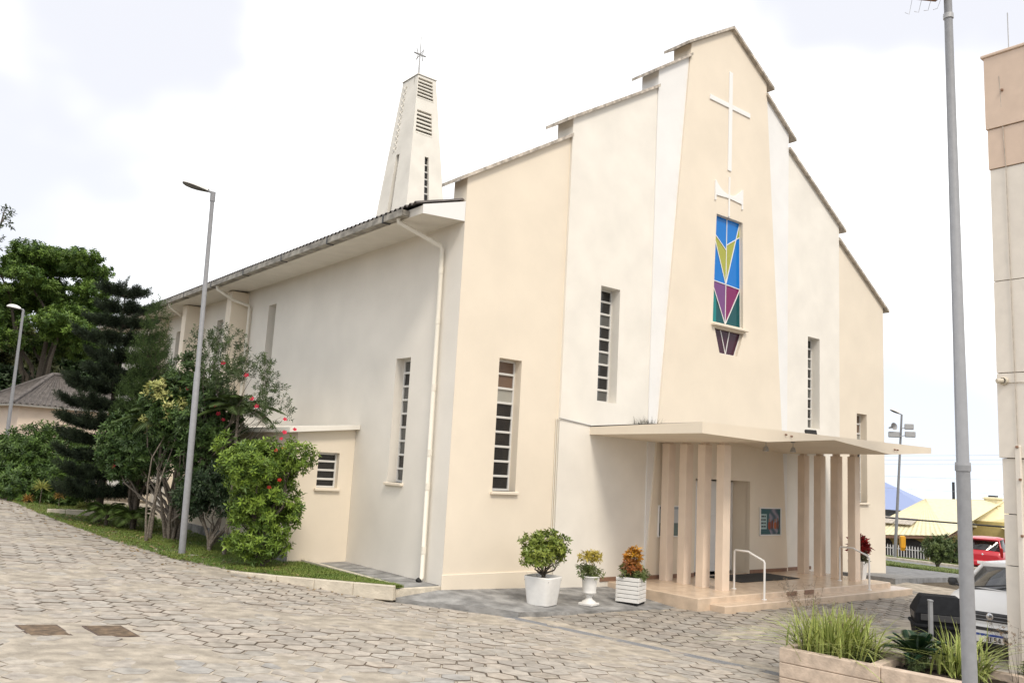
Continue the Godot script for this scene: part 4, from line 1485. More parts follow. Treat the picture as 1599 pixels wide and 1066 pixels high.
	for i in tiers.size() - 1:
		var ra := []
		for e in [tiers[i], tiers[i + 1]]:
			ra.append([Vector3(-e[0], e[3], e[1]), Vector3(e[0], e[3], e[1]), Vector3(e[0], e[3], e[2]), Vector3(-e[0], e[3], e[2])])
		for k in 4:
			b.quad(ra[0][k], ra[0][(k + 1) % 4], ra[1][(k + 1) % 4], ra[1][k])
		if i == tiers.size() - 2:
			b.poly(ra[1])
	part(c, "hood", b.mesh(), M.black_plastic)
	b = B.new()
	b.box(Vector3(-0.342, 0.775, 0.02), Vector3(0.014, 0.085, 0.4), 0.004)
	b.box(Vector3(0, 0.775, 0.322), Vector3(0.56, 0.085, 0.02), 0.004)
	part(c, "opening", b.mesh(), M.dark_metal)
	for s in [[-0.24, -0.24], [0.24, -0.24], [-0.24, 0.24], [0.24, 0.24]]:
		b = B.new()
		b.lathe([[0.0, -0.025], [0.07, -0.025], [0.08, -0.012], [0.08, 0.012], [0.07, 0.025], [0.0, 0.025]], Vector3(s[0], 0.08, s[1]), 14, Basis(Vector3.RIGHT, PI / 2))
		part(c, "wheel", b.mesh(), M.black_rubber)
	var po := thing("bollard_post", "thin flat grey post standing in front of the black container", "post", Vector3(2.55, -0.275, 7.56), 0.7)
	b = B.new()
	b.box(Vector3(0, 0.53, 0), Vector3(0.075, 1.08, 0.045), 0.006)
	part(po, "post", b.mesh(), M.pole)
	b = B.new()
	b.box(Vector3(0, 1.075, 0), Vector3(0.09, 0.02, 0.055), 0.004)
	part(po, "cap", b.mesh(), M.pole)

# ------------------------------------------------------------------ cars
func loft(b: B, rings: Array, closed := true):
	b.sm(true)
	for i in rings.size() - 1:
		var n: int = rings[i].size()
		for k in (n if closed else n - 1):
			var k2 := (k + 1) % n
			b.quad(rings[i][k], rings[i][k2], rings[i + 1][k2], rings[i + 1][k])

# local frame: nose towards +z, wheels on y = 0
func build_car(label: String, at: Vector3, turn: float, paint: Material, L: float, W: float, H: float, rear := false) -> Node3D:
	var c := thing("parked_car", label, "car", at, turn)
	var h := W / 2
	# lower body: [z, half width, sill, belt height]
	var st := [[-L / 2, h * 0.80, 0.34, 0.80], [-L / 2 + 0.06, h * 0.92, 0.26, 0.98], [-L / 2 + 0.30, h * 0.985, 0.22, 1.0], [-0.6, h, 0.20, 0.98], [0.5, h, 0.20, 0.97], [L / 2 - 1.1, h * 0.995, 0.20, 0.97], [L / 2 - 0.75, h * 0.985, 0.20, 0.93], [L / 2 - 0.30, h * 0.95, 0.20, 0.84], [L / 2 - 0.10, h * 0.88, 0.22, 0.76], [L / 2, h * 0.78, 0.28, 0.66]]
	var rings := []
	for s in st:
		var w: float = s[1]
		var y0: float = s[2]
		var y1: float = s[3]
		var r := []
		for e in [[-0.86, 0.0], [-0.97, 0.10], [-1.0, 0.30], [-1.0, 0.62], [-0.975, 0.82], [-0.93, 0.93], [-0.84, 0.985], [-0.4, 1.02], [0.0, 1.03], [0.4, 1.02], [0.84, 0.985], [0.93, 0.93], [0.975, 0.82], [1.0, 0.62], [1.0, 0.30], [0.97, 0.10], [0.86, 0.0]]:
			r.append(Vector3(e[0] * w, lerpf(y0, y1, e[1]), s[0]))
		rings.append(r)
	var b := B.new(true)
	loft(b, rings)
	b.sm(false)
	b.poly(rings[-1])
	var back: Array = rings[0].duplicate()
	back.reverse()
	b.poly(back)
	part(c, "body", b.mesh(), paint)
	# cabin: glass shell, roof skin, pillars
	var zf := L / 2 - 1.0
	var zr := -L / 2 + 0.10
	var lo := [Vector3(-h * 0.90, 0.95, zr), Vector3(-h * 0.93, 0.95, 0.0), Vector3(-h * 0.86, 0.94, zf - 0.05), Vector3(0, 0.96, zf + 0.12), Vector3(h * 0.86, 0.94, zf - 0.05), Vector3(h * 0.93, 0.95, 0.0), Vector3(h * 0.90, 0.95, zr)]
	var hi := [Vector3(-h * 0.74, H - 0.10, zr + 0.22), Vector3(-h * 0.77, H - 0.07, -0.1), Vector3(-h * 0.70, H - 0.09, zf - 0.72), Vector3(0, H - 0.06, zf - 0.62), Vector3(h * 0.70, H - 0.09, zf - 0.72), Vector3(h * 0.77, H - 0.07, -0.1), Vector3(h * 0.74, H - 0.10, zr + 0.22)]
	b = B.new(true)
	loft(b, [lo, hi])
	var glass := part(c, "glazing", b.mesh(), M.car_glass)
	b = B.new(true)
	var edge := []
	var mid := []
	var top := []
	for p in hi:
		edge.append(p + Vector3(0, -0.012, 0))
		mid.append(Vector3(p.x * 0.97, p.y + 0.045, p.z * 0.985))
		top.append(Vector3(p.x * 0.6, H - 0.005, p.z * 0.8 - 0.02))
	loft(b, [edge, mid, top])
	b.poly(top)
	part(c, "roof", b.mesh(), paint)
	b = B.new()
	for k in [0, 2, 4, 6]:
		b.tube([lo[k] * Vector3(1.01, 1, 1), hi[k] * Vector3(1.015, 1, 1)], [0.045, 0.035], 8)
	for k in [1, 5]:
		b.tube([lo[k] * Vector3(1.004, 1, 1), hi[k] * Vector3(1.004, 1, 1)], [0.03], 8)
	b.tube([lo[0] + Vector3(0, 0.01, 0), lo[6] + Vector3(0, 0.01, 0)], [0.03], 8)
	b.tube([hi[0], hi[6]], [0.05], 8)
	part(c, "pillar", b.mesh(), paint)
	for s in [-1.0, 1.0]:
		for z in [L / 2 - 0.78, -L / 2 + 0.72]:
			var w := Node3D.new()
			w.name = "wheel"
			c.add_child(w, true)
			w.position = Vector3(s * (h - 0.09), 0.29, z)
			var bs := Basis(Vector3(0, 0, 1), -s * PI / 2)
			b = B.new()
			b.lathe([[0.0, -0.10], [0.20, -0.10], [0.28, -0.09], [0.29, -0.05], [0.29, 0.06], [0.275, 0.095], [0.21, 0.10], [0.19, 0.085]], Vector3.ZERO, 24, bs)
			part(w, "tyre", b.mesh(), M.black_rubber)
			b = B.new()
			b.lathe([[0.195, 0.085], [0.17, 0.06], [0.06, 0.07], [0.0, 0.075]], Vector3.ZERO, 20, bs)
			part(w, "rim", b.mesh(), M.galvanised)
		b = B.new()                                        # door mirror
		b.lathe([[0.0, -0.07], [0.06, -0.06], [0.085, 0.0], [0.06, 0.06], [0.0, 0.07]], Vector3(s * (h + 0.08), 1.0, zf - 0.18), 12, Basis.from_scale(Vector3(1.0, 1.0, 0.6)))
		b.tube([Vector3(s * (h - 0.06), 0.95, zf - 0.15), Vector3(s * (h + 0.06), 0.98, zf - 0.17)], [0.025], 6)
		part(c, "mirror", b.mesh(), M.dark_metal)
		b = B.new()                                        # lights
		if not rear:
			b.lathe([[0.0, 0.055], [0.09, 0.03], [0.125, -0.02], [0.13, -0.06]], Vector3(s * h * 0.80, 0.66, L / 2 - 0.11), 16, Basis(Vector3.UP, s * 0.5) * Basis(Vector3.RIGHT, 1.25) * Basis.from_scale(Vector3(1.15, 1.0, 0.85)))
			part(c, "headlight", b.mesh(), M.lamp_clear)
		else:
			b.box(Vector3(s * h * 0.90, 0.95, -L / 2 + 0.09), Vector3(0.13, 0.42, 0.10), 0.03)
			part(c, "tail_light", b.mesh(), M.lamp_red)
	if not rear:
		var zn := L / 2
		b = B.new()
		b.box(Vector3(0, 0.635, zn - 0.012), Vector3(h * 1.22, 0.15, 0.06), 0.03)
		part(c, "grille", b.mesh(), M.dark_metal)
		b = B.new()
		for k in 2:
			b.box(Vector3(0, 0.60 + k * 0.055, zn + 0.02), Vector3(h * 1.14, 0.012, 0.014), 0.004)
		part(c, "grille_bar", b.mesh(), M.pole)
		b = B.new()
		b.lathe([[0.0, 0.012], [0.04, 0.012], [0.05, 0.008], [0.055, 0.0]], Vector3(0, 0.65, zn + 0.02), 18, Basis(Vector3.RIGHT, PI / 2))
		part(c, "badge", b.mesh(), M.chrome)
		b = B.new()
		b.box(Vector3(0, 0.43, zn - 0.02), Vector3(h * 1.72, 0.20, 0.14), 0.05)
		part(c, "bumper", b.mesh(), paint)
		b = B.new()
		b.box(Vector3(0, 0.465, zn + 0.048), Vector3(h * 0.9, 0.05, 0.012), 0.004)
		b.box(Vector3(0, 0.27, zn - 0.05), Vector3(h * 1.66, 0.15, 0.16), 0.04)
		part(c, "lower_grille", b.mesh(), M.dark_metal)
		var plate := Node3D.new()
		plate.name = "number_plate"
		c.add_child(plate, true)
		plate.position = Vector3(0, 0.335, zn + 0.06)
		b = B.new()
		b.box(Vector3.ZERO, Vector3(0.40, 0.13, 0.012), 0.004)
		part(plate, "plate", b.mesh(), M.white_metal)
		b = B.new()
		b.box(Vector3(0, 0.046, 0.006), Vector3(0.39, 0.034, 0.006), 0.001)
		part(plate, "band", b.mesh(), M.plate_blue)
		var tm := TextMesh.new()
		tm.text = "IE54"
		tm.font_size = 16
		tm.pixel_size = 0.0058
		tm.depth = 0.004
		var fnt := SystemFont.new()
		fnt.font_names = PackedStringArray(["Droid Sans"])
		fnt.font_weight = 700
		tm.font = fnt
		part(plate, "lettering", tm, M.dark_metal).position = Vector3(0.06, -0.018, 0.008)
		b = B.new()
		for s in [-1.0, 1.0]:
			b.bar(Vector3(s * 0.30 - 0.25, 0.965, zf + 0.09), Vector3(s * 0.30 + 0.28, 1.05, zf - 0.02), 0.016, 0.02)
		part(c, "wiper", b.mesh(), M.dark_metal)
		b = B.new()
		b.box(Vector3(0, 0.955, zf + 0.10), Vector3(h * 1.5, 0.02, 0.10), 0.008)
		part(c, "cowl", b.mesh(), M.dark_metal)
	else:
		var zb := -L / 2
		b = B.new()
		b.box(Vector3(0, 0.42, zb + 0.0), Vector3(h * 1.8, 0.28, 0.20), 0.07)
		part(c, "bumper", b.mesh(), paint)
		b = B.new()
		b.box(Vector3(0, 0.24, zb + 0.03), Vector3(h * 1.6, 0.12, 0.14), 0.03)
		part(c, "lower_trim", b.mesh(), M.dark_metal)
		b = B.new()
		b.lathe([[0.0, 0.02], [0.05, 0.016], [0.065, 0.0]], Vector3(0, 0.80, zb + 0.018), 16, Basis(Vector3.RIGHT, -PI / 2))
		part(c, "badge", b.mesh(), M.chrome)
		b = B.new()
		b.box(Vector3(0, 0.47, zb - 0.10), Vector3(0.40, 0.13, 0.012), 0.004)
		part(c, "number_plate", b.mesh(), M.pot_white)
		b = B.new()
		b.bar(Vector3(-0.05, 1.0, zb + 0.075), Vector3(0.30, 1.04, zb + 0.10), 0.016, 0.02)
		part(c, "wiper", b.mesh(), M.dark_metal)
		b = B.new()
		b.box(Vector3(0, H - 0.07, zb + 0.22), Vector3(h * 1.4, 0.04, 0.24), 0.015)
		part(c, "spoiler", b.mesh(), paint)
	return c

func build_cars():
	var pw := mat("car_white", lin(0.78, 0.78, 0.77), 0.25)
	pw.clearcoat_enabled = true
	pw.clearcoat = 0.6
	var pr := mat("car_red", lin(0.50, 0.012, 0.025), 0.28)
	pr.clearcoat_enabled = true
	pr.clearcoat = 0.7
	var g := mat("car_glass", Color(0.10, 0.115, 0.12, 0.80), 0.04)
	g.transparency = BaseMaterial3D.TRANSPARENCY_ALPHA
	mat("lamp_clear", lin(0.55, 0.56, 0.57), 0.12)
	mat("lamp_red", lin(0.30, 0.012, 0.012), 0.15)
	mat("chrome", lin(0.62, 0.62, 0.63), 0.18, 0.8)
	mat("plate_blue", lin(0.03, 0.07, 0.32), 0.5)
	build_car("white car parked nose-on behind the black container, its number plate showing", Vector3(7.1, -0.29, 6.98), -PI / 2 + 0.12, pw, 3.7, 1.6, 1.36)
	build_car("red hatchback parked tail-on in front of the yellow house", Vector3(34.2, G(34.2, -4.4) + 0.01, -4.4), PI / 2 + 0.24, pr, 3.8, 1.66, 1.56, true)

# ------------------------------------------------------------------ background buildings
func corrugated(b: B, a0: Vector3, a1: Vector3, c0: Vector3, c1: Vector3, pitch: float, amp: float):
	# sheet between the eave a0-a1 and the top edge c0-c1, ribs running up the slope
	var n := int((a1 - a0).length() / pitch) * 4
	var up := (a1 - a0).cross(c0 - a0).normalized()
	if up.y < 0: up = -up
	b.sm(true)
	for i in n:
		var t0 := float(i) / n
		var t1 := float(i + 1) / n
		var w0 := up * amp * sin(TAU * i / 4.0)
		var w1 := up * amp * sin(TAU * (i + 1) / 4.0)
		b.quad(a0.lerp(a1, t0) + w0, a0.lerp(a1, t1) + w1, c0.lerp(c1, t1) + w1, c0.lerp(c1, t0) + w0)

func build_background():
	# small house with a hipped fibre-cement roof behind the hedge
	var h := thing("small_house", "small beige house with grey corrugated hip roof behind the hedge", "house", Vector3(1.75, 1.2, -42.6), 0.2)
	var b := B.new()
	b.box(Vector3(0, 1.35, -1.0), Vector3(6.2, 3.3, 5.0))
	part(h, "wall", b.mesh(), M.porch_beige)
	b = B.new()
	b.box(Vector3(0, 2.97, -1.0), Vector3(7.2, 0.14, 6.0), 0.02)
	part(h, "eave_board", b.mesh(), M.cream)
	b = B.new()
	var e := [Vector3(-3.7, 3.03, 2.1), Vector3(3.7, 3.03, 2.1), Vector3(3.7, 3.03, -4.1), Vector3(-3.7, 3.03, -4.1)]
	var r0 := Vector3(-0.6, 5.0, -1.0)
	var r1 := Vector3(0.6, 5.0, -1.0)
	corrugated(b, e[0], e[1], r0, r1, 0.30, 0.05)
	corrugated(b, e[1], e[2], r1, r1, 0.30, 0.05)
	corrugated(b, e[2], e[3], r1, r0, 0.30, 0.05)
	corrugated(b, e[3], e[0], r0, r0, 0.30, 0.05)
	var rf := part(h, "roof", b.mesh(), M.fibre_cement)
	b = B.new()
	for q in [[e[0], r0], [e[1], r1], [e[3], r0], [e[2], r1], [r0, r1]]:
		b.tube([q[0] + Vector3(0, 0.05, 0), q[1] + Vector3(0, 0.05, 0)], [0.10], 8)
	part(rf, "ridge_tile", b.mesh(), M.fibre_cement)
	# yellow house down the slope, its roofs in pale yellow sheet
	var y := thing("yellow_house", "yellow house with broad pale yellow roofs behind the white fence", "house", Vector3.ZERO)
	b = B.new()
	b.box(Vector3(52.0, -2.75, -17.5), Vector3(7.6, 4.0, 7.4), 0.0, Basis(Vector3.UP, -0.05))
	b.box(Vector3(57.5, -1.9, -12.5), Vector3(8.0, 4.4, 7.0), 0.0, Basis())
	part(y, "wall", b.mesh(), M.house_yellow)
	b = B.new()
	b.bar(Vector3(46.93, -1.21, -18.18), Vector3(47.7, -0.74, -12.3), 0.12, 0.16)
	b.bar(Vector3(47.7, -0.74, -12.3), Vector3(52.7, -0.30, -13.3), 0.12, 0.16)
	b.bar(Vector3(52.7, -0.30, -13.3), Vector3(56.5, -0.32, -12.9), 0.12, 0.16)
	part(y, "eave_board", b.mesh(), M.brown_trim)
	b = B.new()
	var E1 := Vector3(46.88, -1.07, -18.18)
	var E2 := Vector3(47.6, -0.60, -12.2)
	var RB := Vector3(52.4, 1.61, -15.86)
	var RC := Vector3(60.5, 1.74, -9.5)
	corrugated(b, E1, E2, RB, RB, 0.32, 0.008)
	b.sm(false)
	b.quad(E2, Vector3(52.7, -0.16, -13.3), Vector3(56.8, 1.73, -12.3), RB)
	b.quad(Vector3(52.7, -0.16, -13.3), Vector3(56.5, -0.18, -12.9), Vector3(60.5, -0.1, -9.5), RC)
	b.tri(Vector3(52.7, -0.16, -13.3), RC, Vector3(56.8, 1.73, -12.3))
	b.quad(E1, RB, RC + Vector3(2, -0.05, -6), Vector3(58.0, -0.7, -24.0))
	part(y, "roof", b.mesh(), M.roof_yellow)
	b = B.new()
	b.xf = Transform3D(Basis(Vector3.UP, 0.25), Vector3(53.5, -0.95, -9.6))
	b.quad(Vector3(-3.6, 0, 2.2), Vector3(4.5, 0, 2.2), Vector3(4.5, 0.92, -1.6), Vector3(-0.4, 0.92, -1.6))
	b.box(Vector3(0.4, -0.12, 2.2), Vector3(8.0, 0.14, 0.08))
	b.box(Vector3(2.6, -1.4, 0.3), Vector3(4.4, 2.6, 3.2))
	part(y, "porch_roof", b.mesh(), M.roof_yellow)
	b = B.new()
	for k in 4:                                         # solar collectors lying on the roof
		b.box(Vector3(48.66 + 0.02 * k, 0.03, -19.4 + k * 1.3), Vector3(1.1, 0.06, 1.22), 0.01, Basis(Vector3(0, 0, 1), 0.37))
	part(y, "solar_panel", b.mesh(), M.slab_edge)
	b = B.new()
	b.box(Vector3(56.2, 1.2, -12.85), Vector3(0.9, 1.5, 0.9), 0.03)
	for k in 3:
		b.box(Vector3(56.2, 1.0 + k * 0.42, -12.85), Vector3(1.06, 0.09, 1.06), 0.02)
	part(y, "chimney", b.mesh(), M.roof_yellow)
	b = B.new()
	b.box(Vector3(56.2, 2.02, -12.85), Vector3(0.5, 0.12, 0.5), 0.02)
	part(y, "chimney_cap", b.mesh(), M.dark_metal)
	for z in [-14.8, -17.0, -19.2]:                       # arched openings of the veranda
		b = B.new()
		var pts := [Vector2(-0.9, -2.6), Vector2(0.9, -2.6)]
		for k in 9:
			var a := PI * k / 8.0
			pts.append(Vector2(cos(a) * 0.9, -1.6 + sin(a) * 0.55))
		b.xf = Transform3D(Basis(Vector3.UP, -PI / 2), Vector3(48.13 + (-17.0 - z) * 0.05, 0.0, z))
		b.prism(pts, -0.05, 0.03)
		part(y, "arch", b.mesh(), M.dark_metal)
	# blue roofed hall further back
	var bl := thing("blue_roofed_hall", "far hall with blue metal roof seen past the church corner", "building", Vector3.ZERO)
	b = B.new()
	b.sm(false)
	b.quad(Vector3(58.0, 0.42, -42.0), Vector3(61.2, 0.42, -19.4), Vector3(66.0, 2.75, -26.0), Vector3(62.0, 2.75, -42.0))
	b.tri(Vector3(61.2, 0.42, -19.4), Vector3(72.0, 0.42, -23.0), Vector3(66.0, 2.75, -26.0))
	part(bl, "roof", b.mesh(), mat("roof_blue", lin(0.27, 0.33, 0.53), 0.7))
	b = B.new()
	b.bar(Vector3(57.9, 0.30, -42.0), Vector3(61.1, 0.30, -19.9), 0.15, 0.20)
	part(bl, "gutter", b.mesh(), M.dark_metal)
	b = B.new()
	b.xf = Transform3D(Basis(Vector3.UP, -0.16), Vector3(66.0, -1.8, -32.5))
	b.box(Vector3.ZERO, Vector3(9.0, 4.2, 19.0))
	part(bl, "wall", b.mesh(), mat("hall_wall", lin(0.45, 0.50, 0.53), 0.9))
	build_street()

func build_street():
	# white picket fence of steel bars
	var f := thing("picket_fence", "white steel picket fence in front of the yellow house", "fence", Vector3.ZERO)
	var p0 := Vector3(41.5, 0, -22.0)
	var p1 := Vector3(38.0, 0, -7.2)
	var y0 := -2.25
	var n := 84
	var bar_b := B.new()
	bar_b.box(Vector3(0, 0.52, 0), Vector3(0.035, 1.04, 0.035))
	bar_b.xf = Transform3D(Basis.IDENTITY, Vector3(0, 1.04, 0))
	bar_b.tri(Vector3(-0.02, 0, 0.02), Vector3(0.02, 0, 0.02), Vector3(0, 0.09, 0))
	bar_b.tri(Vector3(0.02, 0, -0.02), Vector3(-0.02, 0, -0.02), Vector3(0, 0.09, 0))
	var bm := bar_b.mesh()
	for i in n:
		var p := p0.lerp(p1, float(i) / (n - 1))
		var q := part(f, "picket", bm, M.white_metal)
		q.position = Vector3(p.x, y0 + 0.28 * i / n, p.z)
	var b := B.new()
	for y in [0.16, 0.90]:
		b.bar(Vector3(p0.x, y0 + y, p0.z), Vector3(p1.x, y0 + 0.28 + y, p1.z), 0.03, 0.04)
	part(f, "rail", b.mesh(), M.white_metal)
	for t in [0.36, 0.66, 0.9]:
		var p := p0.lerp(p1, t)
		b = B.new()
		b.box(Vector3(p.x, y0 + 0.28 * t + 0.56, p.z), Vector3(0.18, 1.2, 0.18), 0.02)
		part(f, "post", b.mesh(), M.white_metal)
	# street strip and verges between drive and fence
	var s := struct("street")
	b = B.new()
	for i in 24:
		var xa := 27.2 + 0.0 * i
		var z0 := -30.0 + i * 2.0
		var z1 := z0 + 2.0
		b.quad(Vector3(xa, G(xa, z1) + 0.02, z1), Vector3(xa + 4.6, G(xa + 4.6, z1) + 0.02, z1), Vector3(xa + 4.6, G(xa + 4.6, z0) + 0.02, z0), Vector3(xa, G(xa, z0) + 0.02, z0))
	part(s, "carriageway", b.mesh(), M.asphalt)
	b = B.new()
	for z in range(-30, 18, 2):
		b.box(Vector3(31.9, G(31.9, z) + 0.03, z + 1.0), Vector3(0.16, 0.2, 1.98), 0.01)
	part(s, "kerb_stone", b.mesh(), M.kerb_paint)
	var v := struct("verge")
	for e in [[22.6, 27.1], [32.0, 37.8]]:
		part(v, "turf", grid_mesh(span(e[0], e[1], 0.6), span(-30, 16, 1.0), func(x, z): return G(x, z) + 0.015 + 0.02 * sin(x * 2.0 + z)), M.lawn_soil)
	var mm := MultiMesh.new()
	mm.transform_format = MultiMesh.TRANSFORM_3D
	mm.use_colors = true
	mm.mesh = tuft_mesh(9, 0.10, 0.012)
	mm.instance_count = 14000
	for i in 14000:
		var side := rng.randf() < 0.5
		var x := rng.randf_range(22.8, 27.0) if side else rng.randf_range(32.1, 37.6)
		var z := rng.randf_range(-16.0, 4.0)
		mm.set_instance_transform(i, Transform3D(Basis(Vector3.UP, rng.randf() * TAU), Vector3(x, G(x, z) + 0.01, z)))
		mm.set_instance_color(i, Color(0.10, 0.17, 0.03).lerp(Color(0.22, 0.24, 0.07), rng.randf()))
	var gi := MultiMeshInstance3D.new()
	gi.name = "verge_grass"
	gi.multimesh = mm
	gi.material_override = M.leaf
	add_child(gi)
	tag(gi, "grass of the verges along the street on the right", "grass", "", "stuff")
	# pole with floodlights and loudspeaker beyond the church
	var lp := thing("floodlight_pole", "thin pole with lamp, floodlights and horn speaker beyond the church corner", "light pole", Vector3(35.1, -1.45, -9.4))
	b = B.new()
	b.tube([Vector3.ZERO, Vector3(-0.45, 7.5, 0.7)], [0.085, 0.05], 10)
	part(lp, "pole", b.mesh(), M.pole)
	var tp := Vector3(-0.45, 7.5, 0.7)
	cobra_head(lp, tp, Vector3(-0.5, 0.3, -0.5).normalized(), 0.9)
	for e in [[0.3, -0.62, 0.26], [0.34, -1.02, 0.30], [-0.34, -1.05, 0.32]]:
		b = B.new()
		var o: Vector3 = tp + Vector3(e[0] * 0.55, e[1], e[0] * 1.0)
		b.box(o, Vector3(0.2, 0.3, e[2] * 1.7), 0.03, Basis(Vector3.UP, 0.55))
		b.bar(o, tp + Vector3(0.0, e[1] - 0.1, 0.0), 0.04, 0.04)
		part(lp, "floodlight", b.mesh(), M.galvanised)
	b = B.new()
	b.lathe([[0.04, -0.22], [0.07, 0.0], [0.2, 0.16]], tp + Vector3(-0.25, -0.66, -0.4), 14, Basis(Vector3(1, 0, 0.4).normalized(), 1.4))
	part(lp, "horn_speaker", b.mesh(), M.galvanised)
	var yb := thing("yellow_box", "orange yellow box fixed to the thin pole at the fence", "box", Vector3(35.35, -0.95, -9.1), 0.6)
	b = B.new()
	b.box(Vector3(0, 0.42, 0), Vector3(0.36, 0.62, 0.26), 0.04)
	part(yb, "shell", b.mesh(), mat("box_yellow", lin(0.75, 0.36, 0.02), 0.5))
	b = B.new()
	b.prism([Vector2(-0.14, -0.02), Vector2(0.14, -0.02), Vector2(0.2, 0.14), Vector2(-0.2, 0.14)], -0.1, 0.1)
	part(yb, "funnel", b.mesh(), M.box_yellow)
	# utility post, far mast and overhead lines
	var up := thing("utility_pole", "dark utility pole top rising behind the yellow roof", "utility pole", Vector3(72.0, -3.0, -22.5))
	b = B.new()
	b.tube([Vector3.ZERO, Vector3(0, 6.05, 0)], [0.14, 0.12], 10)
	part(up, "pole", b.mesh(), M.dark_metal)
	var ms := thing("mast", "thin pale mast far behind the yellow house", "mast", Vector3(105.0, -3.5, -50.0))
	b = B.new()
	b.tube([Vector3.ZERO, Vector3(0, 10.2, 0)], [0.12, 0.08], 8)
	b.bar(Vector3(-0.5, 10.2, 0), Vector3(0.3, 10.2, 0), 0.15, 0.12)
	part(ms, "pole", b.mesh(), M.pot_white)
	var w := 0
	for e in [[Vector3(44.0, 0.30, -40.0), Vector3(44.0, 0.42, 8.0), 0.05, 0.02], [Vector3(70.0, 4.6, -60.0), Vector3(70.0, 6.6, 10.0), 0.012, 0.3], [Vector3(70.0, 4.2, -60.0), Vector3(70.0, 6.2, 10.0), 0.012, 0.3], [Vector3(70.0, 3.8, -60.0), Vector3(70.0, 5.8, 10.0), 0.012, 0.3], [Vector3(64.0, 2.3, -60.0), Vector3(64.0, 2.3, 10.0), 0.012, 0.1], [Vector3(66.0, 3.3, -60.0), Vector3(66.0, 3.7, 10.0), 0.012, 0.25]]:
		var o := thing("overhead_cable", ["thick dark cable crossing before the yellow roof", "highest thin cable in the sky right of the church", "second thin cable from the top in the sky right of the church", "third thin cable from the top in the sky right of the church", "thin cable just above the yellow roof ridge", "thin cable midway between the roof and the upper cables"][w], "cable", Vector3.ZERO, 0.0, "overhead cables")
		w += 1
		b = B.new()
		var pts := []
		for k in 13:
			var t := k / 12.0
			var q: Vector3 = e[0].lerp(e[1], t)
			q.y -= e[3] * 4.0 * t * (1.0 - t)
			pts.append(q)
		b.tube(pts, [e[2]], 5, false)
		part(o, "wire", b.mesh(), M.dark_metal if e[2] > 0.03 else M.galvanised)

# ------------------------------------------------------------------ plants
func leaf(b: B, base: Vector3, dir: Vector3, up: Vector3, l: float, w: float, c: Color, fold := 0.25, droop := 0.0):
	var s := dir.cross(up)
	s = s.normalized() if s.length() > 0.01 else Vector3.RIGHT
	var n := s.cross(dir).normalized()
	var m := base + dir * l * 0.45
	var tip := base + dir * l - n * l * droop
	b.color(c)
	b.tri(base, m + s * w * 0.5 + n * w * fold, tip)
	b.tri(base, tip, m - s * w * 0.5 + n * w * fold)

func sprig(n: int, stem: float, l: float, w: float, open: float, sd: int, base := Color.WHITE, tipc := Color.WHITE) -> ArrayMesh:
	var r := RandomNumberGenerator.new()
	r.seed = sd
	var b := B.new()
	for i in n:
		var t := (i + 0.5) / n
		var a := i * 2.4 + r.randf_range(-0.3, 0.3)
		var el := lerpf(0.1, open, t) + r.randf_range(-0.2, 0.2)
		var d := Vector3(cos(a) * cos(el), sin(el), sin(a) * cos(el)).normalized()
		var k := r.randf_range(0.7, 1.15)
		leaf(b, Vector3(0, stem * t, 0), d, Vector3.UP, l * k, w * k, base.lerp(tipc, t) * r.randf_range(0.8, 1.15), 0.22, r.randf_range(0.0, 0.3))
	return b.mesh()

func cloud(parent: Node, called: String, mesh: Mesh, m: Material, list: Array) -> MultiMeshInstance3D:     # list of [Transform3D, Color]
	var mm := MultiMesh.new()
	mm.transform_format = MultiMesh.TRANSFORM_3D
	mm.use_colors = true
	mm.mesh = mesh
	mm.instance_count = list.size()
	for i in list.size():
		mm.set_instance_transform(i, list[i][0])
		mm.set_instance_color(i, list[i][1])
	var o := MultiMeshInstance3D.new()
	o.name = called
	o.multimesh = mm
	o.material_override = m
	parent.add_child(o, true)
	o.set_meta("kind", "stuff")
	return o

func facing(d: Vector3, spin: float, s: float) -> Basis:
	var y := d.normalized()
	var x := y.cross(Vector3(0.31, 0.2, 0.93)).normalized()
	return Basis(x, y, x.cross(y)).rotated(y, spin).scaled(Vector3(s, s, s))

# sprigs spread through ellipsoids, denser near their skins, with gaps where the noise is low
func fill(blobs: Array, n: int, ca: Color, cb: Color, smin: float, smax: float, sd: int, gap := -0.25, up := 0.5, freq := 1.4) -> Array:
	var r := RandomNumberGenerator.new()
	r.seed = sd
	var ns := FastNoiseLite.new()
	ns.seed = sd
	ns.frequency = freq
	var vol := []
	var sum := 0.0
	for q in blobs:
		sum += q[1].x * q[1].y * q[1].z
		vol.append(sum)
	var out := []
	var tries := 0
	while out.size() < n and tries < n * 6:
		tries += 1
		var pick := r.randf() * sum
		var k := 0
		while vol[k] < pick:
			k += 1
		var d := Vector3(r.randfn(), r.randfn(), r.randfn()).normalized()
		var rad := pow(r.randf(), 0.26)
		var p: Vector3 = blobs[k][0] + d * blobs[k][1] * rad * (1.0 + 0.22 * ns.get_noise_3dv(d * 2.2 + blobs[k][0]))
		var v := ns.get_noise_3dv(p)
		if v < gap:
			continue
		var dir := (d * 0.8 + Vector3(0, up, 0) + Vector3(r.randfn(), r.randfn(), r.randfn()) * 0.4)
		var c := ca.lerp(cb, clampf(r.randf() * 0.8 + 0.35 * v + 0.1, 0.0, 1.0))
		out.append([Transform3D(facing(dir, r.randf() * TAU, r.randf_range(smin, smax)), p), c])
	return out

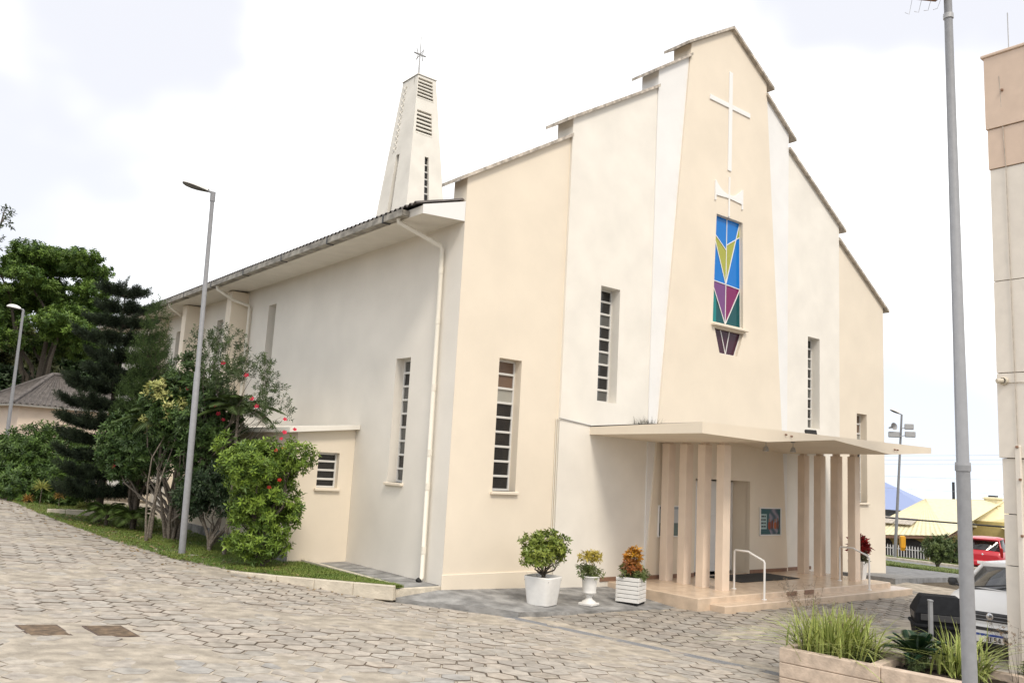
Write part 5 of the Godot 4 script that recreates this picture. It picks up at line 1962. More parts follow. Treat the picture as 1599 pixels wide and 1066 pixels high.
func limbs(b: B, root: Vector3, r0: float, ends: Array, sd: int, fork := 0.35, wob := 0.1, n := 7):
	var r := RandomNumberGenerator.new()
	r.seed = sd
	for e in ends:
		var pts := []
		var rad := []
		for k in 7:
			var t := k / 6.0
			var q: Vector3 = root.lerp(e, t)
			q.y = lerpf(root.y, e.y, pow(t, 0.85))
			if k > 0 and k < 6:
				q += Vector3(r.randfn(), r.randfn() * 0.4, r.randfn()) * wob * (e - root).length() * 0.3
			if t < fork:
				q.x = lerpf(root.x, q.x, t / fork * 0.7)
				q.z = lerpf(root.z, q.z, t / fork * 0.7)
			pts.append(q)
			rad.append(lerpf(r0, r0 * 0.16, pow(t, 0.7)))
		b.tube(pts, rad, n)

func tree(called: String, label: String, category: String, root: Vector3, r0: float, blobs: Array, count: int, mesh: Mesh, ca: Color, cb: Color, smin: float, smax: float, sd: int, m: Material, group := "", gap := -0.25, bark := "bark", up := 0.5, freq := 1.4, main := 99) -> Node3D:
	var t := thing(called, label, category, root, 0.0, group)
	var ends := []
	var loc := []
	for q in blobs:
		loc.append([q[0] - root, q[1]])
		if ends.size() < main:
			ends.append(q[0] - root)
	for q in (loc if main > 90 else []):
		var r := RandomNumberGenerator.new()
		r.seed = sd + int(q[0].x * 100)
		for k in 3:
			ends.append(q[0] + Vector3(r.randfn(), r.randfn(), r.randfn()).normalized() * q[1] * 0.85)
	var b := B.new()
	limbs(b, Vector3(0, -0.05, 0), r0, ends, sd)
	part(t, "trunk", b.mesh(), M[bark])
	cloud(t, "crown", mesh, m, fill(loc, count, ca, cb, smin, smax, sd, gap, up, freq))
	return t

func E(x: float, y: float, z: float, rx: float, ry: float, rz := -1.0) -> Array:
	return [Vector3(x, y, z), Vector3(rx, ry, rx if rz < 0 else rz)]

func flower_mesh(r: float, c: Color) -> ArrayMesh:
	var b := B.new()
	for k in 5:
		var a := TAU * k / 5.0
		var d := Vector3(cos(a), 0.45, sin(a)).normalized()
		leaf(b, Vector3.ZERO, d, Vector3.UP, r, r * 0.95, c * [1.0, 0.85, 0.95, 0.8, 1.05][k], 0.12, 0.15)
	b.color(Color(0.6, 0.35, 0.05))
	b.tube([Vector3.ZERO, Vector3(0, r * 0.9, 0)], [r * 0.05], 4)
	return b.mesh()

# pinnate frond: curved rachis with leaflets on both sides
func frond(b: B, root: Vector3, dir: Vector3, l: float, droop: float, leafl: float, n: int, w: float, c: Color, vee := 0.35):
	var side := dir.cross(Vector3.UP).normalized()
	var prev := root
	b.color(c * 0.8)
	var pts := []
	for k in 9:
		var t := k / 8.0
		pts.append(root + dir * l * t + Vector3(0, -droop * l * t * t, 0))
	b.tube(pts, [w * 0.55, w * 0.15], 4, false)
	for i in n:
		var t := lerpf(0.14, 1.0, (i + 0.5) / n)
		var f := t * 8.0
		var k := mini(int(f), 7)
		var p: Vector3 = pts[k].lerp(pts[k + 1], f - k)
		var ax: Vector3 = (pts[k + 1] - pts[k]).normalized()
		var ll := leafl * sin(PI * clampf(t * 0.86 + 0.12, 0.0, 1.0)) + leafl * 0.12
		for s in [-1.0, 1.0]:
			var d: Vector3 = (side * s + ax * 0.75 + Vector3(0, vee, 0)).normalized()
			leaf(b, p, d, Vector3.UP, ll, w, c * rng.randf_range(0.8, 1.2), 0.1, 0.22)

# arching strap blades with paler margins
func blades(b: B, n: int, l: float, w: float, spread: float, foot: float, mid: Color, rim: Color, sd: int):
	var r := RandomNumberGenerator.new()
	r.seed = sd
	for i in n:
		var a := r.randf() * TAU
		var o := Vector3(r.randfn(), 0, r.randfn()) * foot
		var out := (Vector3(cos(a), 0, sin(a)) + o.normalized() * 0.8).normalized()
		var lean := absf(r.randfn()) * spread
		var ll := l * r.randf_range(0.55, 1.1)
		var s := Vector3(-out.z, 0, out.x) * w * r.randf_range(0.7, 1.2)
		var prev := []
		var k1 := r.randf_range(0.8, 1.15)
		for k in 6:
			var t := k / 5.0
			var p := o + out * ll * lean * (t * 0.35 + t * t * 0.75) + Vector3(0, ll * (t - 0.42 * lean * t * t), 0)
			var ww := s * (1.0 - pow(t, 2.5)) * (0.6 + 0.4 * minf(1.0, t * 4.0))
			var row := [p - ww, p - ww * 0.42, p + ww * 0.42, p + ww]
			if prev:
				b.color(rim * k1)
				b.quad(prev[0], prev[1], row[1], row[0])
				b.quad(prev[2], prev[3], row[3], row[2])
				b.color(mid * k1)
				b.quad(prev[1], prev[2], row[2], row[1])
			prev = row

func plants_in_pots(a: Vector3, u: Vector3, q: Vector3, r: Vector3):
	var g1 := Color(0.10, 0.17, 0.025)
	var g2 := Color(0.30, 0.34, 0.06)
	# round shrub in the smooth pot
	var t := thing("potted_shrub", "rounded green shrub growing in the smooth white pot", "shrub", a)
	var b := B.new()
	var ends := []
	for k in 11:
		var an := k * 2.4
		ends.append(Vector3(cos(an) * 0.36, 0.44 + 0.07 * (k % 3), sin(an) * 0.36))
	limbs(b, Vector3(0, -0.02, 0), 0.022, ends, 3, 0.3, 0.22, 6)
	part(t, "stem", b.mesh(), M.bark)
	cloud(t, "foliage", sprig(7, 0.06, 0.075, 0.04, 0.9, 31), M.leaf_gloss, fill([E(0, 0.52, 0, 0.34, 0.20), E(-0.32, 0.42, 0.2, 0.19, 0.15), E(0.33, 0.46, -0.22, 0.2, 0.16), E(0.05, 0.68, 0.02, 0.22, 0.15), E(0.25, 0.6, 0.15, 0.17, 0.13), E(-0.2, 0.62, -0.15, 0.18, 0.13), E(0.36, 0.34, -0.05, 0.13, 0.09), E(-0.42, 0.36, 0.05, 0.12, 0.10)], 700, g1, g2, 0.7, 1.2, 21, 0.0, 0.6, 4.5))
	# mixed small plants in the urn
	t = thing("urn_plant", "small yellow and green croton growing in the pedestal urn", "plant", u)
	b = B.new()
	limbs(b, Vector3(0, -0.02, 0), 0.010, [Vector3(-0.14, 0.34, 0.0), Vector3(0.06, 0.33, 0.05), Vector3(0.1, 0.15, 0.0), Vector3(-0.03, 0.14, 0.06)], 5, 0.3, 0.1, 5)
	part(t, "stem", b.mesh(), M.bark)
	cloud(t, "foliage", sprig(8, 0.05, 0.10, 0.03, 0.8, 33), M.leaf_gloss, fill([E(-0.13, 0.36, 0, 0.10, 0.06), E(0.06, 0.36, 0.04, 0.11, 0.08)], 46, Color(0.42, 0.33, 0.05), Color(0.62, 0.52, 0.12), 0.7, 1.1, 22, -0.5, 0.6) + fill([E(0.04, 0.09, 0.02, 0.17, 0.08), E(-0.18, 0.13, 0.03, 0.1, 0.1)], 80, Color(0.08, 0.13, 0.03), Color(0.22, 0.25, 0.08), 0.6, 1.0, 23, -0.5, 0.6))
	# croton in the slatted box
	t = thing("box_plant", "orange and green croton growing in the slatted white box", "plant", q)
	b = B.new()
	limbs(b, Vector3(0, -0.02, 0), 0.012, [Vector3(0.02, 0.36, 0), Vector3(-0.1, 0.2, 0.05), Vector3(0.16, 0.1, 0.02), Vector3(-0.2, 0.17, 0)], 6, 0.3, 0.1, 5)
	part(t, "stem", b.mesh(), M.bark)
	cloud(t, "foliage", sprig(9, 0.06, 0.12, 0.042, 0.9, 35), M.leaf_gloss, fill([E(0.04, 0.38, 0, 0.12, 0.14)], 42, Color(0.42, 0.14, 0.02), Color(0.62, 0.36, 0.03), 0.7, 1.1, 24, -0.6, 0.8) + fill([E(-0.07, 0.18, 0.04, 0.14, 0.11)], 40, Color(0.22, 0.06, 0.025), Color(0.46, 0.20, 0.05), 0.7, 1.0, 25, -0.6, 0.6) + fill([E(0.08, 0.06, 0.05, 0.22, 0.09), E(0.22, 0.09, -0.08, 0.1, 0.09), E(-0.22, 0.12, 0, 0.08, 0.08)], 80, Color(0.09, 0.13, 0.04), Color(0.30, 0.32, 0.12), 0.5, 0.9, 26, -0.5, 0.6))
	# red plant
	t = thing("red_plant", "dark red leafy plant in the tapered pot at the porch end", "plant", r)
	b = B.new()
	limbs(b, Vector3(0, -0.02, 0), 0.012, [Vector3(-0.14, 0.30, 0), Vector3(0.05, 0.5, 0.0), Vector3(0.18, 0.36, 0.0), Vector3(0.0, 0.34, 0.14), Vector3(0.1, 0.2, 0.1)], 7, 0.3, 0.1, 5)
	part(t, "stem", b.mesh(), M.bark)
	cloud(t, "foliage", sprig(10, 0.07, 0.17, 0.058, 0.9, 37), M.leaf_gloss, fill([E(0.03, 0.46, 0, 0.16, 0.14), E(-0.14, 0.30, 0.03, 0.13, 0.12), E(0.18, 0.32, 0, 0.13, 0.14)], 85, Color(0.14, 0.006, 0.008), Color(0.36, 0.02, 0.02), 0.6, 1.0, 27, -0.6, 0.7) + fill([E(0.0, 0.10, 0.03, 0.16, 0.08)], 26, Color(0.04, 0.045, 0.02), Color(0.12, 0.12, 0.04), 0.5, 0.8, 28, -0.6, 0.6))

func build_planter_plants():
	var n := 0
	for e in [[Vector3(1.16, 0.125, 7.02), 520, 0.66, 0.20, "large clump of striped yellow-green grass at the far end of the block planter"], [Vector3(1.62, 0.125, 8.36), 190, 0.62, 0.12, "smaller clump of striped yellow-green grass behind the street lamp pole"]]:
		var t := thing("striped_grass", e[4], "grass clump", e[0], 0.0, "striped grass in the planter")
		var b := B.new(true)
		blades(b, e[1], e[2], 0.0135, 1.0, e[3], Color(0.13, 0.21, 0.035), Color(0.46, 0.48, 0.15), 50 + n)
		part(t, "blades", b.mesh(), M.leaf, "stuff")
		n += 1
	var c := thing("cycad", "dark green cycad with a short trunk in the block planter", "cycad", Vector3(1.48, 0.125, 7.88))
	var b := B.new().color(Color.WHITE)
	b.lathe([[0.09, -0.03], [0.10, 0.05], [0.085, 0.12], [0.0, 0.15]], Vector3.ZERO, 12)
	for k in 26:
		var a := k * 2.4
		leaf(b, Vector3(cos(a) * 0.07, 0.02 + 0.004 * k, sin(a) * 0.07), Vector3(cos(a), 0.7, sin(a)).normalized(), Vector3.UP, 0.07, 0.035, Color.WHITE, 0.3)
	part(c, "trunk", b.mesh(), M.bark)
	for k in 15:
		var a := k * 2.4 + 0.4
		var el := 0.30 + 0.85 * (k / 15.0)
		b = B.new()
		frond(b, Vector3(0, 0.12, 0), Vector3(cos(a) * cos(el), sin(el), sin(a) * cos(el)), rng.randf_range(0.42, 0.55), 0.28, 0.13, 26, 0.013, Color(0.022, 0.065, 0.03), 0.5)
		part(c, "frond", b.mesh(), M.leaf_gloss)
	# dry twiggy plants
	n = 0
	for e in [[Vector3(0.95, 0.125, 6.80), 0.85, "dry twiggy weed with brown seed heads rising behind the large striped grass"], [Vector3(1.25, 0.125, 7.12), 0.62, "low leaning dry weed right of the large striped grass"], [Vector3(1.85, 0.125, 8.85), 0.7, "thin dry weed in the planter before the panel building"]]:
		var t := thing("dry_weed", e[2], "weed", e[0], 0.0, "dry weeds in the planter")
		b = B.new()
		var r := RandomNumberGenerator.new()
		r.seed = 60 + n
		var seeds := []
		for k in 11:
			var a := r.randf() * TAU
			var top := Vector3(cos(a) * r.randf_range(0.1, 0.5), e[1] * r.randf_range(0.75, 1.05), sin(a) * r.randf_range(0.1, 0.5))
			b.tube([Vector3(cos(a) * 0.05, -0.02, sin(a) * 0.05), top * 0.55 + Vector3(0, 0.06, 0), top], [0.003, 0.0012], 4, false)
			for j in 7:
				var o := top * r.randf_range(0.6, 1.0)
				var d := Vector3(r.randfn(), absf(r.randfn()) * 0.7, r.randfn()).normalized() * r.randf_range(0.05, 0.14)
				b.tube([o, o + d], [0.0014, 0.0008], 4, false)
				seeds.append([Transform3D(facing(d, r.randf() * TAU, r.randf_range(0.6, 1.1)), o + d), Color(0.16, 0.11, 0.07).lerp(Color(0.28, 0.20, 0.13), r.randf())])
		part(t, "twigs", b.mesh(), M.bark)
		cloud(t, "seed_heads", sprig(5, 0.02, 0.028, 0.010, 0.8, 39), M.leaf, seeds)
		n += 1
	n = 0
	for e in [[Vector3(1.18, 0.125, 7.42), 0.13, "little leafy weed at the cross wall of the planter"], [Vector3(1.68, 0.125, 7.86), 0.14, "little leafy weed right of the cycad"], [Vector3(2.0, 0.125, 8.95), 0.2, "bushy little weed at the right edge of the planter"], [Vector3(1.32, 0.125, 7.98), 0.13, "low green weed under the cycad fronds"]]:
		var t := thing("small_weed", e[2], "weed", e[0], 0.0, "small weeds in the planter")
		b = B.new()
		limbs(b, Vector3(0, -0.02, 0), 0.004, [Vector3(0.05, e[1], 0), Vector3(-0.06, e[1] * 0.8, 0.03), Vector3(0.0, e[1] * 0.9, 0.07), Vector3(0.02, e[1] * 0.7, -0.07)], 8 + n, 0.3, 0.1, 4)
		part(t, "stem", b.mesh(), M.bark)
		cloud(t, "foliage", sprig(8, 0.05, 0.055, 0.018, 0.8, 41), M.leaf, fill([[Vector3(0, e[1] * 0.6, 0), Vector3(0.11, e[1] * 0.55, 0.11)]], 60, Color(0.05, 0.09, 0.03), Color(0.16, 0.20, 0.07), 0.6, 1.1, 70 + n, -0.5))
		n += 1
	# weeds on the canopy roof
	var cw := thing("roof_weed", "dry grey weeds growing on the porch canopy against the wall", "weed", Vector3(5.05, 3.2, 0.22))
	b = B.new(true)
	blades(b, 150, 0.34, 0.005, 0.6, 0.13, Color(0.06, 0.055, 0.045), Color(0.11, 0.10, 0.08), 90)
	part(cw, "blades", b.mesh(), M.leaf, "stuff")

func build_trees():
	var broad := sprig(9, 0.10, 0.11, 0.05, 0.9, 11)
	var fine := sprig(11, 0.12, 0.07, 0.028, 0.8, 12)
	var big := sprig(14, 0.45, 0.34, 0.17, 0.9, 13)
	# dense clipped hedge at the left
	tree("hedge_bush", "big dense rounded green bush at the left road edge", "bush", Vector3(-4.1, 0.35, -16.0), 0.09, [E(-4.61, 1.1, -17.4, 1.4, 1.2), E(-3.7, 1.4, -16.5, 1.5, 1.3), E(-3.25, 1.2, -14.4, 0.8, 1.0), E(-4.1, 0.75, -15.2, 1.3, 0.7), E(-6.0, 1.3, -18.5, 1.3, 1.3)], 6500, broad, Color(0.030, 0.07, 0.012), Color(0.11, 0.19, 0.028), 0.8, 1.5, 101, M.leaf, "", -0.35, "bark", 0.7)
	# dark conifer with layered branches
	build_conifer()
	# lighter feathery cypress
	tree("cypress", "feathery mid-green cypress right of the dark conifer", "tree", Vector3(-2.95, 0.15, -9.0), 0.06, [E(-3.1, 5.13, -8.46, 0.24, 0.62), E(-3.1, 4.25, -8.6, 0.42, 0.75), E(-3.05, 3.15, -8.8, 0.6, 0.9), E(-2.9, 2.0, -8.9, 0.52, 0.75)], 2600, sprig(16, 0.22, 0.07, 0.012, 1.1, 15), Color(0.030, 0.062, 0.014), Color(0.075, 0.125, 0.026), 0.8, 1.4, 102, M.needle, "", -0.3, "bark", 1.0)
	# hibiscus tree with pale multiple trunks: dense below, loose above, red flowers
	var hb := tree("hibiscus_tree", "tall hibiscus with pale clustered trunks and red flowers before the church wall", "tree", Vector3(-2.5, 0.1, -7.4), 0.05, [E(-2.89, 3.1, -6.87, 0.74, 0.78), E(-2.5, 2.9, -5.9, 0.72, 0.85), E(-2.57, 1.85, -6.2, 0.66, 0.55), E(-3.0, 2.4, -7.8, 0.72, 0.85), E(-3.4, 2.25, -8.6, 0.66, 0.8), E(-2.77, 3.8, -6.4, 0.48, 0.55)], 3900, broad, Color(0.022, 0.055, 0.014), Color(0.085, 0.15, 0.030), 0.7, 1.25, 103, M.leaf, "", -0.06, "bark_pale", 0.5)
	var loose := []
	for q in [E(-2.55, 4.15, -5.1, 0.5, 0.72), E(-2.14, 3.67, -4.4, 0.5, 0.62), E(-1.87, 3.2, -3.75, 0.30, 0.5), E(-2.7, 4.6, -5.9, 0.36, 0.34)]:
		loose.append([q[0] - hb.position, q[1]])
	cloud(hb, "loose_foliage", fine, M.leaf, fill(loose, 620, Color(0.03, 0.06, 0.018), Color(0.09, 0.13, 0.04), 0.7, 1.2, 104, 0.0, 0.6, 2.2))
	var b := B.new()
	var r := RandomNumberGenerator.new()
	r.seed = 5
	var ends := []
	for q in loose:
		for k in 9:
			ends.append(q[0] + Vector3(r.randfn(), r.randfn(), r.randfn()).normalized() * q[1] * r.randf_range(0.5, 1.1))
	limbs(b, Vector3(0.1, 1.5, 1.2), 0.018, ends, 17, 0.2, 0.1, 5)
	part(hb, "twigs", b.mesh(), M.bark_pale)
	var trunks := B.new()
	for k in 9:
		var a := k * 2.4
		var o := Vector3(cos(a) * 0.13, -0.05, sin(a) * 0.13)
		trunks.tube([o, o * 1.5 + Vector3(r.randfn() * 0.05, 0.7, r.randfn() * 0.05), o * 3.0 + Vector3(r.randfn() * 0.2, 1.7, 0.2 + r.randfn() * 0.2), o * 4.0 + Vector3(r.randfn() * 0.3, 2.7, 0.5)], [0.045, 0.035, 0.02], 7)
	part(hb, "stems", trunks.mesh(), M.bark_pale)
	var fm := flower_mesh(0.055, Color(0.62, 0.02, 0.07))
	for p in [Vector3(-3.35, 2.55, -7.35), Vector3(-3.15, 2.42, -6.95), Vector3(-3.0, 2.45, -6.8), Vector3(-3.75, 1.75, -8.2), Vector3(-3.72, 1.9, -8.3), Vector3(-2.6, 3.2, -5.2), Vector3(-2.45, 2.9, -5.05), Vector3(-2.55, 3.02, -5.1), Vector3(-2.25, 3.85, -4.5), Vector3(-2.2, 3.35, -4.2), Vector3(-2.1, 3.2, -4.15), Vector3(-1.72, 2.95, -3.55), Vector3(-1.60, 2.75, -3.3), Vector3(-1.75, 2.68, -3.45), Vector3(-1.78, 2.55, -3.5), Vector3(-2.95, 3.55, -6.05), Vector3(-2.6, 4.1, -5.0)]:
		var f := part(hb, "flower", fm, M.petal)
		f.transform = Transform3D(facing(Vector3(-0.5 + r.randfn() * 0.3, 0.5, 0.8), r.randf() * TAU, r.randf_range(0.8, 1.25)), p - hb.position)
	# variegated yellow shrub
	tree("variegated_shrub", "pale yellow-leaved shrub among the dark trees", "shrub", Vector3(-3.3, 0.15, -6.6), 0.03, [E(-3.34, 3.45, -6.6, 0.28, 0.2), E(-3.1, 3.1, -6.2, 0.24, 0.13), E(-3.4, 2.85, -6.9, 0.2, 0.13)], 170, broad, Color(0.30, 0.33, 0.09), Color(0.58, 0.56, 0.24), 0.8, 1.3, 105, M.leaf, "", -0.35, "bark_pale", 0.6, 2.5, 2)
	# bright green shrub in front of the annexe
	var gs := tree("flowering_shrub", "bright green leafy shrub with dark stems in front of the annexe", "shrub", Vector3(-2.12, 0.08, -3.05), 0.04, [E(-2.37, 1.98, -3.05, 0.70, 0.46), E(-2.84, 2.36, -3.49, 0.24, 0.24), E(-1.92, 2.2, -2.42, 0.34, 0.28), E(-2.25, 1.3, -3.2, 0.52, 0.5), E(-1.99, 1.25, -2.78, 0.38, 0.58), E(-2.5, 0.68, -3.3, 0.28, 0.44), E(-1.95, 0.62, -2.85, 0.28, 0.30), E(-2.22, 0.5, -3.0, 0.32, 0.3)], 2600, sprig(9, 0.09, 0.095, 0.036, 0.7, 19), Color(0.030, 0.080, 0.010), Color(0.25, 0.36, 0.045), 0.6, 1.25, 106, M.leaf, "", -0.06, "bark", 0.6, 2.2)
	var sf := flower_mesh(0.05, Color(0.55, 0.03, 0.02))
	for p in [Vector3(-2.1, 2.36, -2.6), Vector3(-2.25, 2.3, -2.62), Vector3(-2.5, 2.1, -2.55), Vector3(-2.2, 1.75, -2.45), Vector3(-2.42, 1.85, -2.5), Vector3(-2.35, 1.6, -2.55)]:
		var f := part(gs, "flower", sf, M.petal)
		f.transform = Transform3D(facing(Vector3(-0.3, 0.6, 0.8), r.randf() * TAU, 1.0), p - gs.position)
	# dark low shrub behind the lamp
	tree("dark_shrub", "dark green low shrub right behind the lamp post", "shrub", Vector3(-2.3, 0.08, -5.5), 0.035, [E(-2.23, 1.47, -5.4, 0.5, 0.42), E(-2.6, 1.2, -5.8, 0.4, 0.3), E(-1.85, 1.0, -5.0, 0.35, 0.25)], 900, fine, Color(0.012, 0.032, 0.012), Color(0.04, 0.075, 0.022), 1.0, 1.7, 107, M.leaf, "", -0.15, "bark_pale", 0.5)
	# palms
	var k := 0
	for e in [[Vector3(-3.06, 0.12, -7.2), 2.75, 1.25, "feather palm with arching fronds among the dark trees"], [Vector3(-2.2, 0.1, -4.9), 3.05, 1.05, "feather palm with drooping fronds next to the church wall"]]:
		var p := thing("feather_palm", e[3], "palm", e[0], 0.0, "feather palms")
		b = B.new()
		b.tube([Vector3(0, -0.1, 0), Vector3(0.03, e[1] * 0.5, 0.02), Vector3(0, e[1], 0)], [0.045, 0.035, 0.03], 8)
		part(p, "trunk", b.mesh(), M.bark_pale)
		for i in 13:
			var a := i * 2.4 + k
			var el := 0.15 + 0.8 * (i / 13.0)
			b = B.new()
			frond(b, Vector3(0, e[1], 0), Vector3(cos(a) * cos(el), sin(el), sin(a) * cos(el)), e[2] * r.randf_range(0.8, 1.1), 0.5, 0.30, 26, 0.022, Color(0.075, 0.12, 0.03), 0.0)
			part(p, "frond", b.mesh(), M.leaf)
		k += 1
	for e in [[Vector3(-3.5, 0.2, -9.3), 0.95, "young fan palm under the conifer, the left of two"], [Vector3(-3.05, 0.15, -8.75), 1.0, "young fan palm under the trees, nearer the lamp post"]]:
		var p := thing("young_palm", e[2], "palm", e[0], 0.0, "young palms under the trees")
		b = B.new()
		b.tube([Vector3(0, -0.05, 0), Vector3(0.02, 0.45, 0)], [0.05, 0.035], 7)
		part(p, "trunk", b.mesh(), M.bark)
		for i in 14:
			var a := i * 2.4
			var el := 0.2 + 0.9 * (i / 14.0)
			b = B.new()
			frond(b, Vector3(0, 0.42, 0), Vector3(cos(a) * cos(el), sin(el), sin(a) * cos(el)), e[1] * r.randf_range(0.55, 0.75), 0.55, 0.26, 18, 0.02, Color(0.10, 0.16, 0.035), 0.1)
			part(p, "frond", b.mesh(), M.leaf)
	# little plants before the hedge
	k = 0
	for e in [[Vector3(-4.15, 0.36, -13.9), 0.62, Color(0.34, 0.36, 0.10), "small spiky yellow-green plant on a thin stem before the hedge"], [Vector3(-4.45, 0.36, -13.9), 0.28, Color(0.34, 0.20, 0.06), "small orange leafed plant at the foot of the hedge"], [Vector3(-3.75, 0.34, -13.5), 0.42, Color(0.30, 0.20, 0.06), "small brownish orange plant right of the spiky one"], [Vector3(-3.35, 0.3, -12.6), 0.24, Color(0.20, 0.22, 0.06), "low mottled plant beside the far kerb"]]:
		var p := thing("bedding_plant", e[3], "plant", e[0], 0.0, "small plants before the hedge")
		b = B.new()
		b.tube([Vector3(0, -0.05, 0), Vector3(0.01, e[1], 0)], [0.014, 0.01], 6)
		part(p, "stem", b.mesh(), M.bark_pale)
		b = B.new()
		for i in 34:
			var a := i * 2.4
			var el := -0.3 + 1.6 * (i / 34.0)
			leaf(b, Vector3(0, e[1] - 0.02, 0), Vector3(cos(a) * cos(el), sin(el), sin(a) * cos(el)), Vector3.UP, 0.30 if k == 0 else 0.2, 0.03 if k == 0 else 0.05, e[2] * r.randf_range(0.7, 1.3), 0.2, 0.15)
		part(p, "leaves", b.mesh(), M.leaf)
		k += 1
	# fallen leaves along the lawn and the road edge
	var fl := []
	for i in 520:
		var z := -15.0 * pow(r.randf(), 0.8)
		var x := -1.1 - 0.62 * minf(-z, 3.6) * 1.0 - 0.11 * maxf(-z - 3.6, 0.0) + r.randfn() * 0.45 + (0.35 if r.randf() < 0.6 else -0.3)
		if x > -1.0 or (x > -1.5 and z < -3.5):
			continue
		var on_lawn := Geometry2D.is_point_in_polygon(Vector2(x, z), ROAD) == false
		var gy := (lawn_y(x, z) + 0.012 if on_lawn else G(x, z) + 0.008)
		fl.append([Transform3D(Basis(Vector3.UP, r.randf() * TAU) * Basis(Vector3.RIGHT, r.randfn() * 0.25) * Basis(Vector3(0, 0, 1), PI / 2 + r.randfn() * 0.2), Vector3(x, gy, z)), Color(0.16, 0.10, 0.05).lerp(Color(0.34, 0.24, 0.12), r.randf())])
	var lm := B.new()
	leaf(lm, Vector3.ZERO, Vector3.UP, Vector3(1, 0, 0), 0.085, 0.045, Color.WHITE, 0.2, 0.1)
	var lo := cloud(self, "fallen_leaves", lm.mesh(), M.leaf, fl)
	tag(lo, "brown fallen leaves along the lawn and the road edge", "leaves", "", "stuff")
	# far trees on the rising ground
	var layers := []
	var lr := RandomNumberGenerator.new()
	lr.seed = 77
	for i in 46:
		var hgt := lr.randf()
		var wide := 3.6 * sqrt(1.0 - pow(hgt * 1.6 - 0.7, 2.0) * 0.75)
		var an := lr.randf() * TAU
		var ra := wide * sqrt(lr.randf())
		layers.append(E(1.2 + cos(an) * ra, 8.2 + hgt * 6.4, -48.6 + sin(an) * ra, lr.randf_range(0.9, 1.6), lr.randf_range(0.35, 0.65)))
	tree("spreading_tree", "tall spreading bright green tree behind the small house", "tree", Vector3(1.4, 1.5, -49.0), 0.28, layers, 7500, sprig(12, 0.3, 0.26, 0.12, 0.9, 13), Color(0.035, 0.09, 0.014), Color(0.20, 0.31, 0.05), 0.7, 1.2, 108, M.leaf, "", -0.2, "bark", 1.1, 0.9, 7)
	k = 0
	for e in [[Vector3(-1.9, 1.5, -57.5), [E(-1.9, 9.2, -57.5, 3.2, 3.6), E(-3.2, 6.5, -56.0, 2.6, 2.6)], Color(0.05, 0.065, 0.02), Color(0.15, 0.16, 0.05), "olive brown tree mass at the far left edge behind the street lamp"], [Vector3(1.0, 1.5, -60.0), [E(0.65, 7.6, -58.4, 2.8, 3.0), E(2.2, 6.2, -57.5, 2.0, 1.8)], Color(0.045, 0.06, 0.018), Color(0.14, 0.15, 0.045), "dull olive tree between the far lamp and the bright tree"], [Vector3(3.2, 1.5, -60.0), [E(3.2, 7.4, -59.0, 2.4, 2.3), E(4.4, 6.2, -58.0, 1.7, 1.6)], Color(0.02, 0.05, 0.014), Color(0.07, 0.12, 0.03), "deep green tree under the bright spreading tree"], [Vector3(6.0, 1.5, -62.0), [E(5.6, 8.2, -59.7, 2.3, 2.0), E(7.5, 7.4, -60.5, 2.0, 1.8)], Color(0.02, 0.055, 0.015), Color(0.08, 0.14, 0.035), "green tree showing behind the conifer"], [Vector3(10.0, 1.5, -64.0), [E(9.8, 7.6, -61.5, 3.2, 2.2)], Color(0.025, 0.06, 0.016), Color(0.09, 0.15, 0.04), "far green tree low behind the cypress"], [Vector3(-0.5, 1.5, -50.5), [E(-0.5, 4.9, -50.8, 2.0, 1.7), E(-2.4, 4.5, -50.0, 1.8, 1.6)], Color(0.02, 0.045, 0.014), Color(0.06, 0.10, 0.03), "dark shrubby tree directly behind the small house roof"]]:
		tree("far_tree", e[4], "tree", e[0], 0.25, e[1], 1700, big, e[2], e[3], 0.8, 1.4, 120 + k, M.leaf, "trees on the rising ground", -0.3, "bark", 0.6, 0.5)
		k += 1
	tree("overhanging_tree", "loose dark branches of a tree reaching in at the upper left edge", "tree", Vector3(-6.4, 1.3, -39.0), 0.2, [E(-3.7, 13.8, -38.6, 0.9, 0.7), E(-3.9, 12.9, -38.6, 0.9, 0.5), E(-5.6, 13.6, -39.0, 1.6, 1.4), E(-6.8, 12.0, -39.0, 1.8, 1.6)], 420, sprig(8, 0.3, 0.2, 0.09, 0.9, 43), Color(0.03, 0.045, 0.02), Color(0.08, 0.11, 0.04), 0.8, 1.3, 130, M.leaf, "", 0.0, "bark", 0.5, 1.2)
	# shrubs by the street on the right
	tree("street_shrub", "loose green shrub on the verge in front of the fence", "shrub", Vector3(28.5, G(28.5, -4.2), -4.2), 0.06, [E(28.5, -0.28, -4.2, 0.55, 0.5), E(28.3, -0.05, -4.3, 0.3, 0.35)], 420, broad, Color(0.05, 0.085, 0.025), Color(0.16, 0.21, 0.06), 0.8, 1.3, 131, M.leaf, "", -0.1, "bark", 0.7, 2.0)
	tree("garden_bush", "green bush at the fence beside the red car", "bush", Vector3(37.0, -1.75, -7.4), 0.06, [E(36.9, -0.85, -7.4, 0.75, 0.7), E(37.5, -0.7, -6.4, 0.6, 0.6)], 500, broad, Color(0.03, 0.06, 0.02), Color(0.12, 0.17, 0.05), 1.0, 1.6, 132, M.leaf, "", -0.2)
	var gp := thing("garden_palm", "little garden palm showing left of the panel building", "palm", Vector3(41.5, -2.2, -5.6))
	b = B.new()
	b.tube([Vector3(0, -0.2, 0), Vector3(0.05, 1.7, 0)], [0.1, 0.07], 8)
	part(gp, "trunk", b.mesh(), M.bark)
	for i in 11:
		var a := i * 2.4
		b = B.new()
		frond(b, Vector3(0.05, 1.7, 0), Vector3(cos(a) * 0.8, 0.6, sin(a) * 0.8).normalized(), 1.1, 0.6, 0.3, 18, 0.04, Color(0.07, 0.12, 0.035), 0.1)
		part(gp, "frond", b.mesh(), M.leaf)

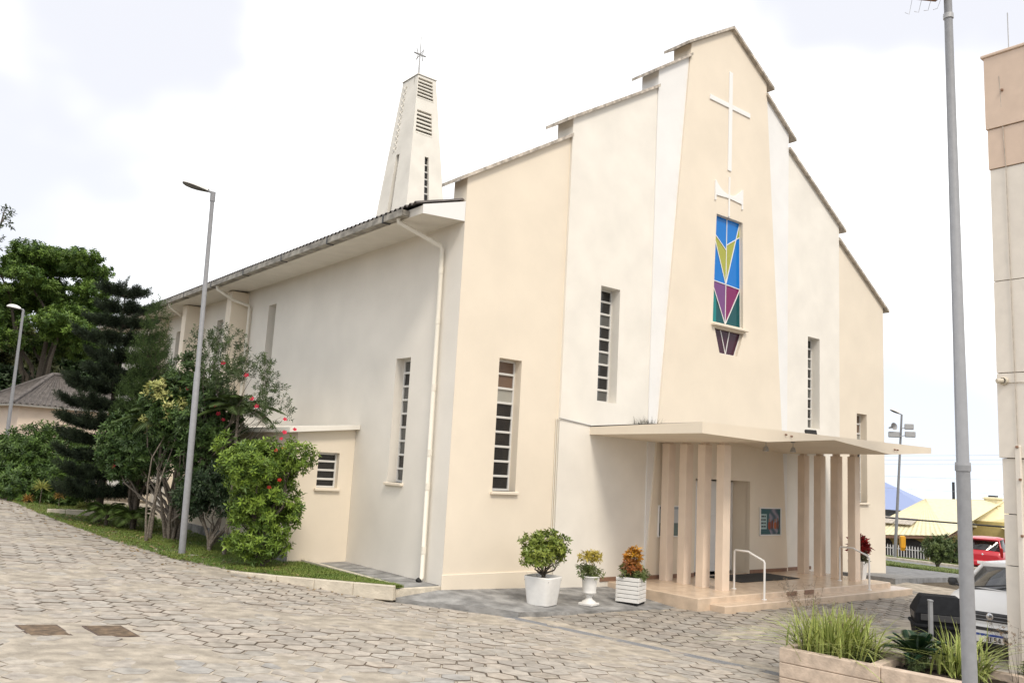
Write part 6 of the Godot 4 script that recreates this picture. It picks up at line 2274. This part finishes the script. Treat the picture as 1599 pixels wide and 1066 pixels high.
func build_conifer():
	var c := thing("conifer", "dark layered conifer with flat branches left of the church", "tree", Vector3(-3.48, 0.22, -10.2))
	var b := B.new()
	b.tube([Vector3(0, -0.1, 0), Vector3(0.02, 3.0, 0), Vector3(0, 6.3, 0)], [0.10, 0.06, 0.012], 9)
	var list := []
	var r := RandomNumberGenerator.new()
	r.seed = 9
	var y := 0.75
	while y < 6.1:
		var full := 1.0 - (y / 6.35)
		var n := 6 if y < 5.0 else 5
		var a0 := r.randf() * TAU
		for k in n:
			var a := a0 + TAU * k / n + r.randfn() * 0.12
			var l := (0.22 + 1.40 * pow(full, 0.55)) * r.randf_range(0.5, 1.15)
			if y < 2.0: l *= 0.8
			var d := Vector3(cos(a), 0.0, sin(a))
			var pts := []
			for j in 6:
				var t := j / 5.0
				pts.append(Vector3(0, y, 0) + d * l * t + Vector3(0, l * (0.10 * t - 0.42 * t * t + 0.52 * t * t * t), 0))
			b.tube(pts, [0.022, 0.006], 5, false)
			var m := int(l / 0.04)
			for j in m:
				var t := lerpf(0.15, 1.0, (j + 0.5) / m)
				var p: Vector3 = pts[mini(int(t * 5), 4)].lerp(pts[mini(int(t * 5), 4) + 1], t * 5 - int(minf(t * 5, 4.0)))
				var w := 0.30 * l * sin(PI * minf(1.0, t * 0.8 + 0.15)) + 0.05
				for s in [-1.0, 1.0, -0.5]:
					var sd: Vector3 = d.cross(Vector3.UP) * s
					var q: Vector3 = p + sd * w * r.randf() * 0.8
					list.append([Transform3D(facing(d * 0.8 + sd * 0.8 + Vector3(0, 0.45 + 0.6 * r.randf(), 0), r.randf() * TAU, r.randf_range(0.9, 1.6)), q + Vector3(0, r.randfn() * 0.03, 0)), Color(0.010, 0.022, 0.010).lerp(Color(0.035, 0.058, 0.022), r.randf())])
		y += r.randf_range(0.36, 0.52)
	for j in 12:
		list.append([Transform3D(facing(Vector3(r.randfn() * 0.4, 1.0, r.randfn() * 0.4), r.randf() * TAU, 0.8), Vector3(0, 5.6 + j * 0.06, 0)), Color(0.03, 0.06, 0.02)])
	part(c, "trunk", b.mesh(), M.bark)
	cloud(c, "crown", sprig(30, 0.20, 0.085, 0.012, 1.2, 17), M.needle, list)

func _ready():
	rng.seed = 20
	setup_view()
	make_materials()
	mineral("black_plastic", lin(0.018, 0.019, 0.022), 0.85, 0.3, 1.5, 0.3).metallic_specular = 0.25
	build_ground()
	build_yard()
	build_church()
	build_tower()
	build_background()
	build_right()
	build_lamps()
	build_pots()
	build_cars()
	build_planter_plants()
	build_trees()
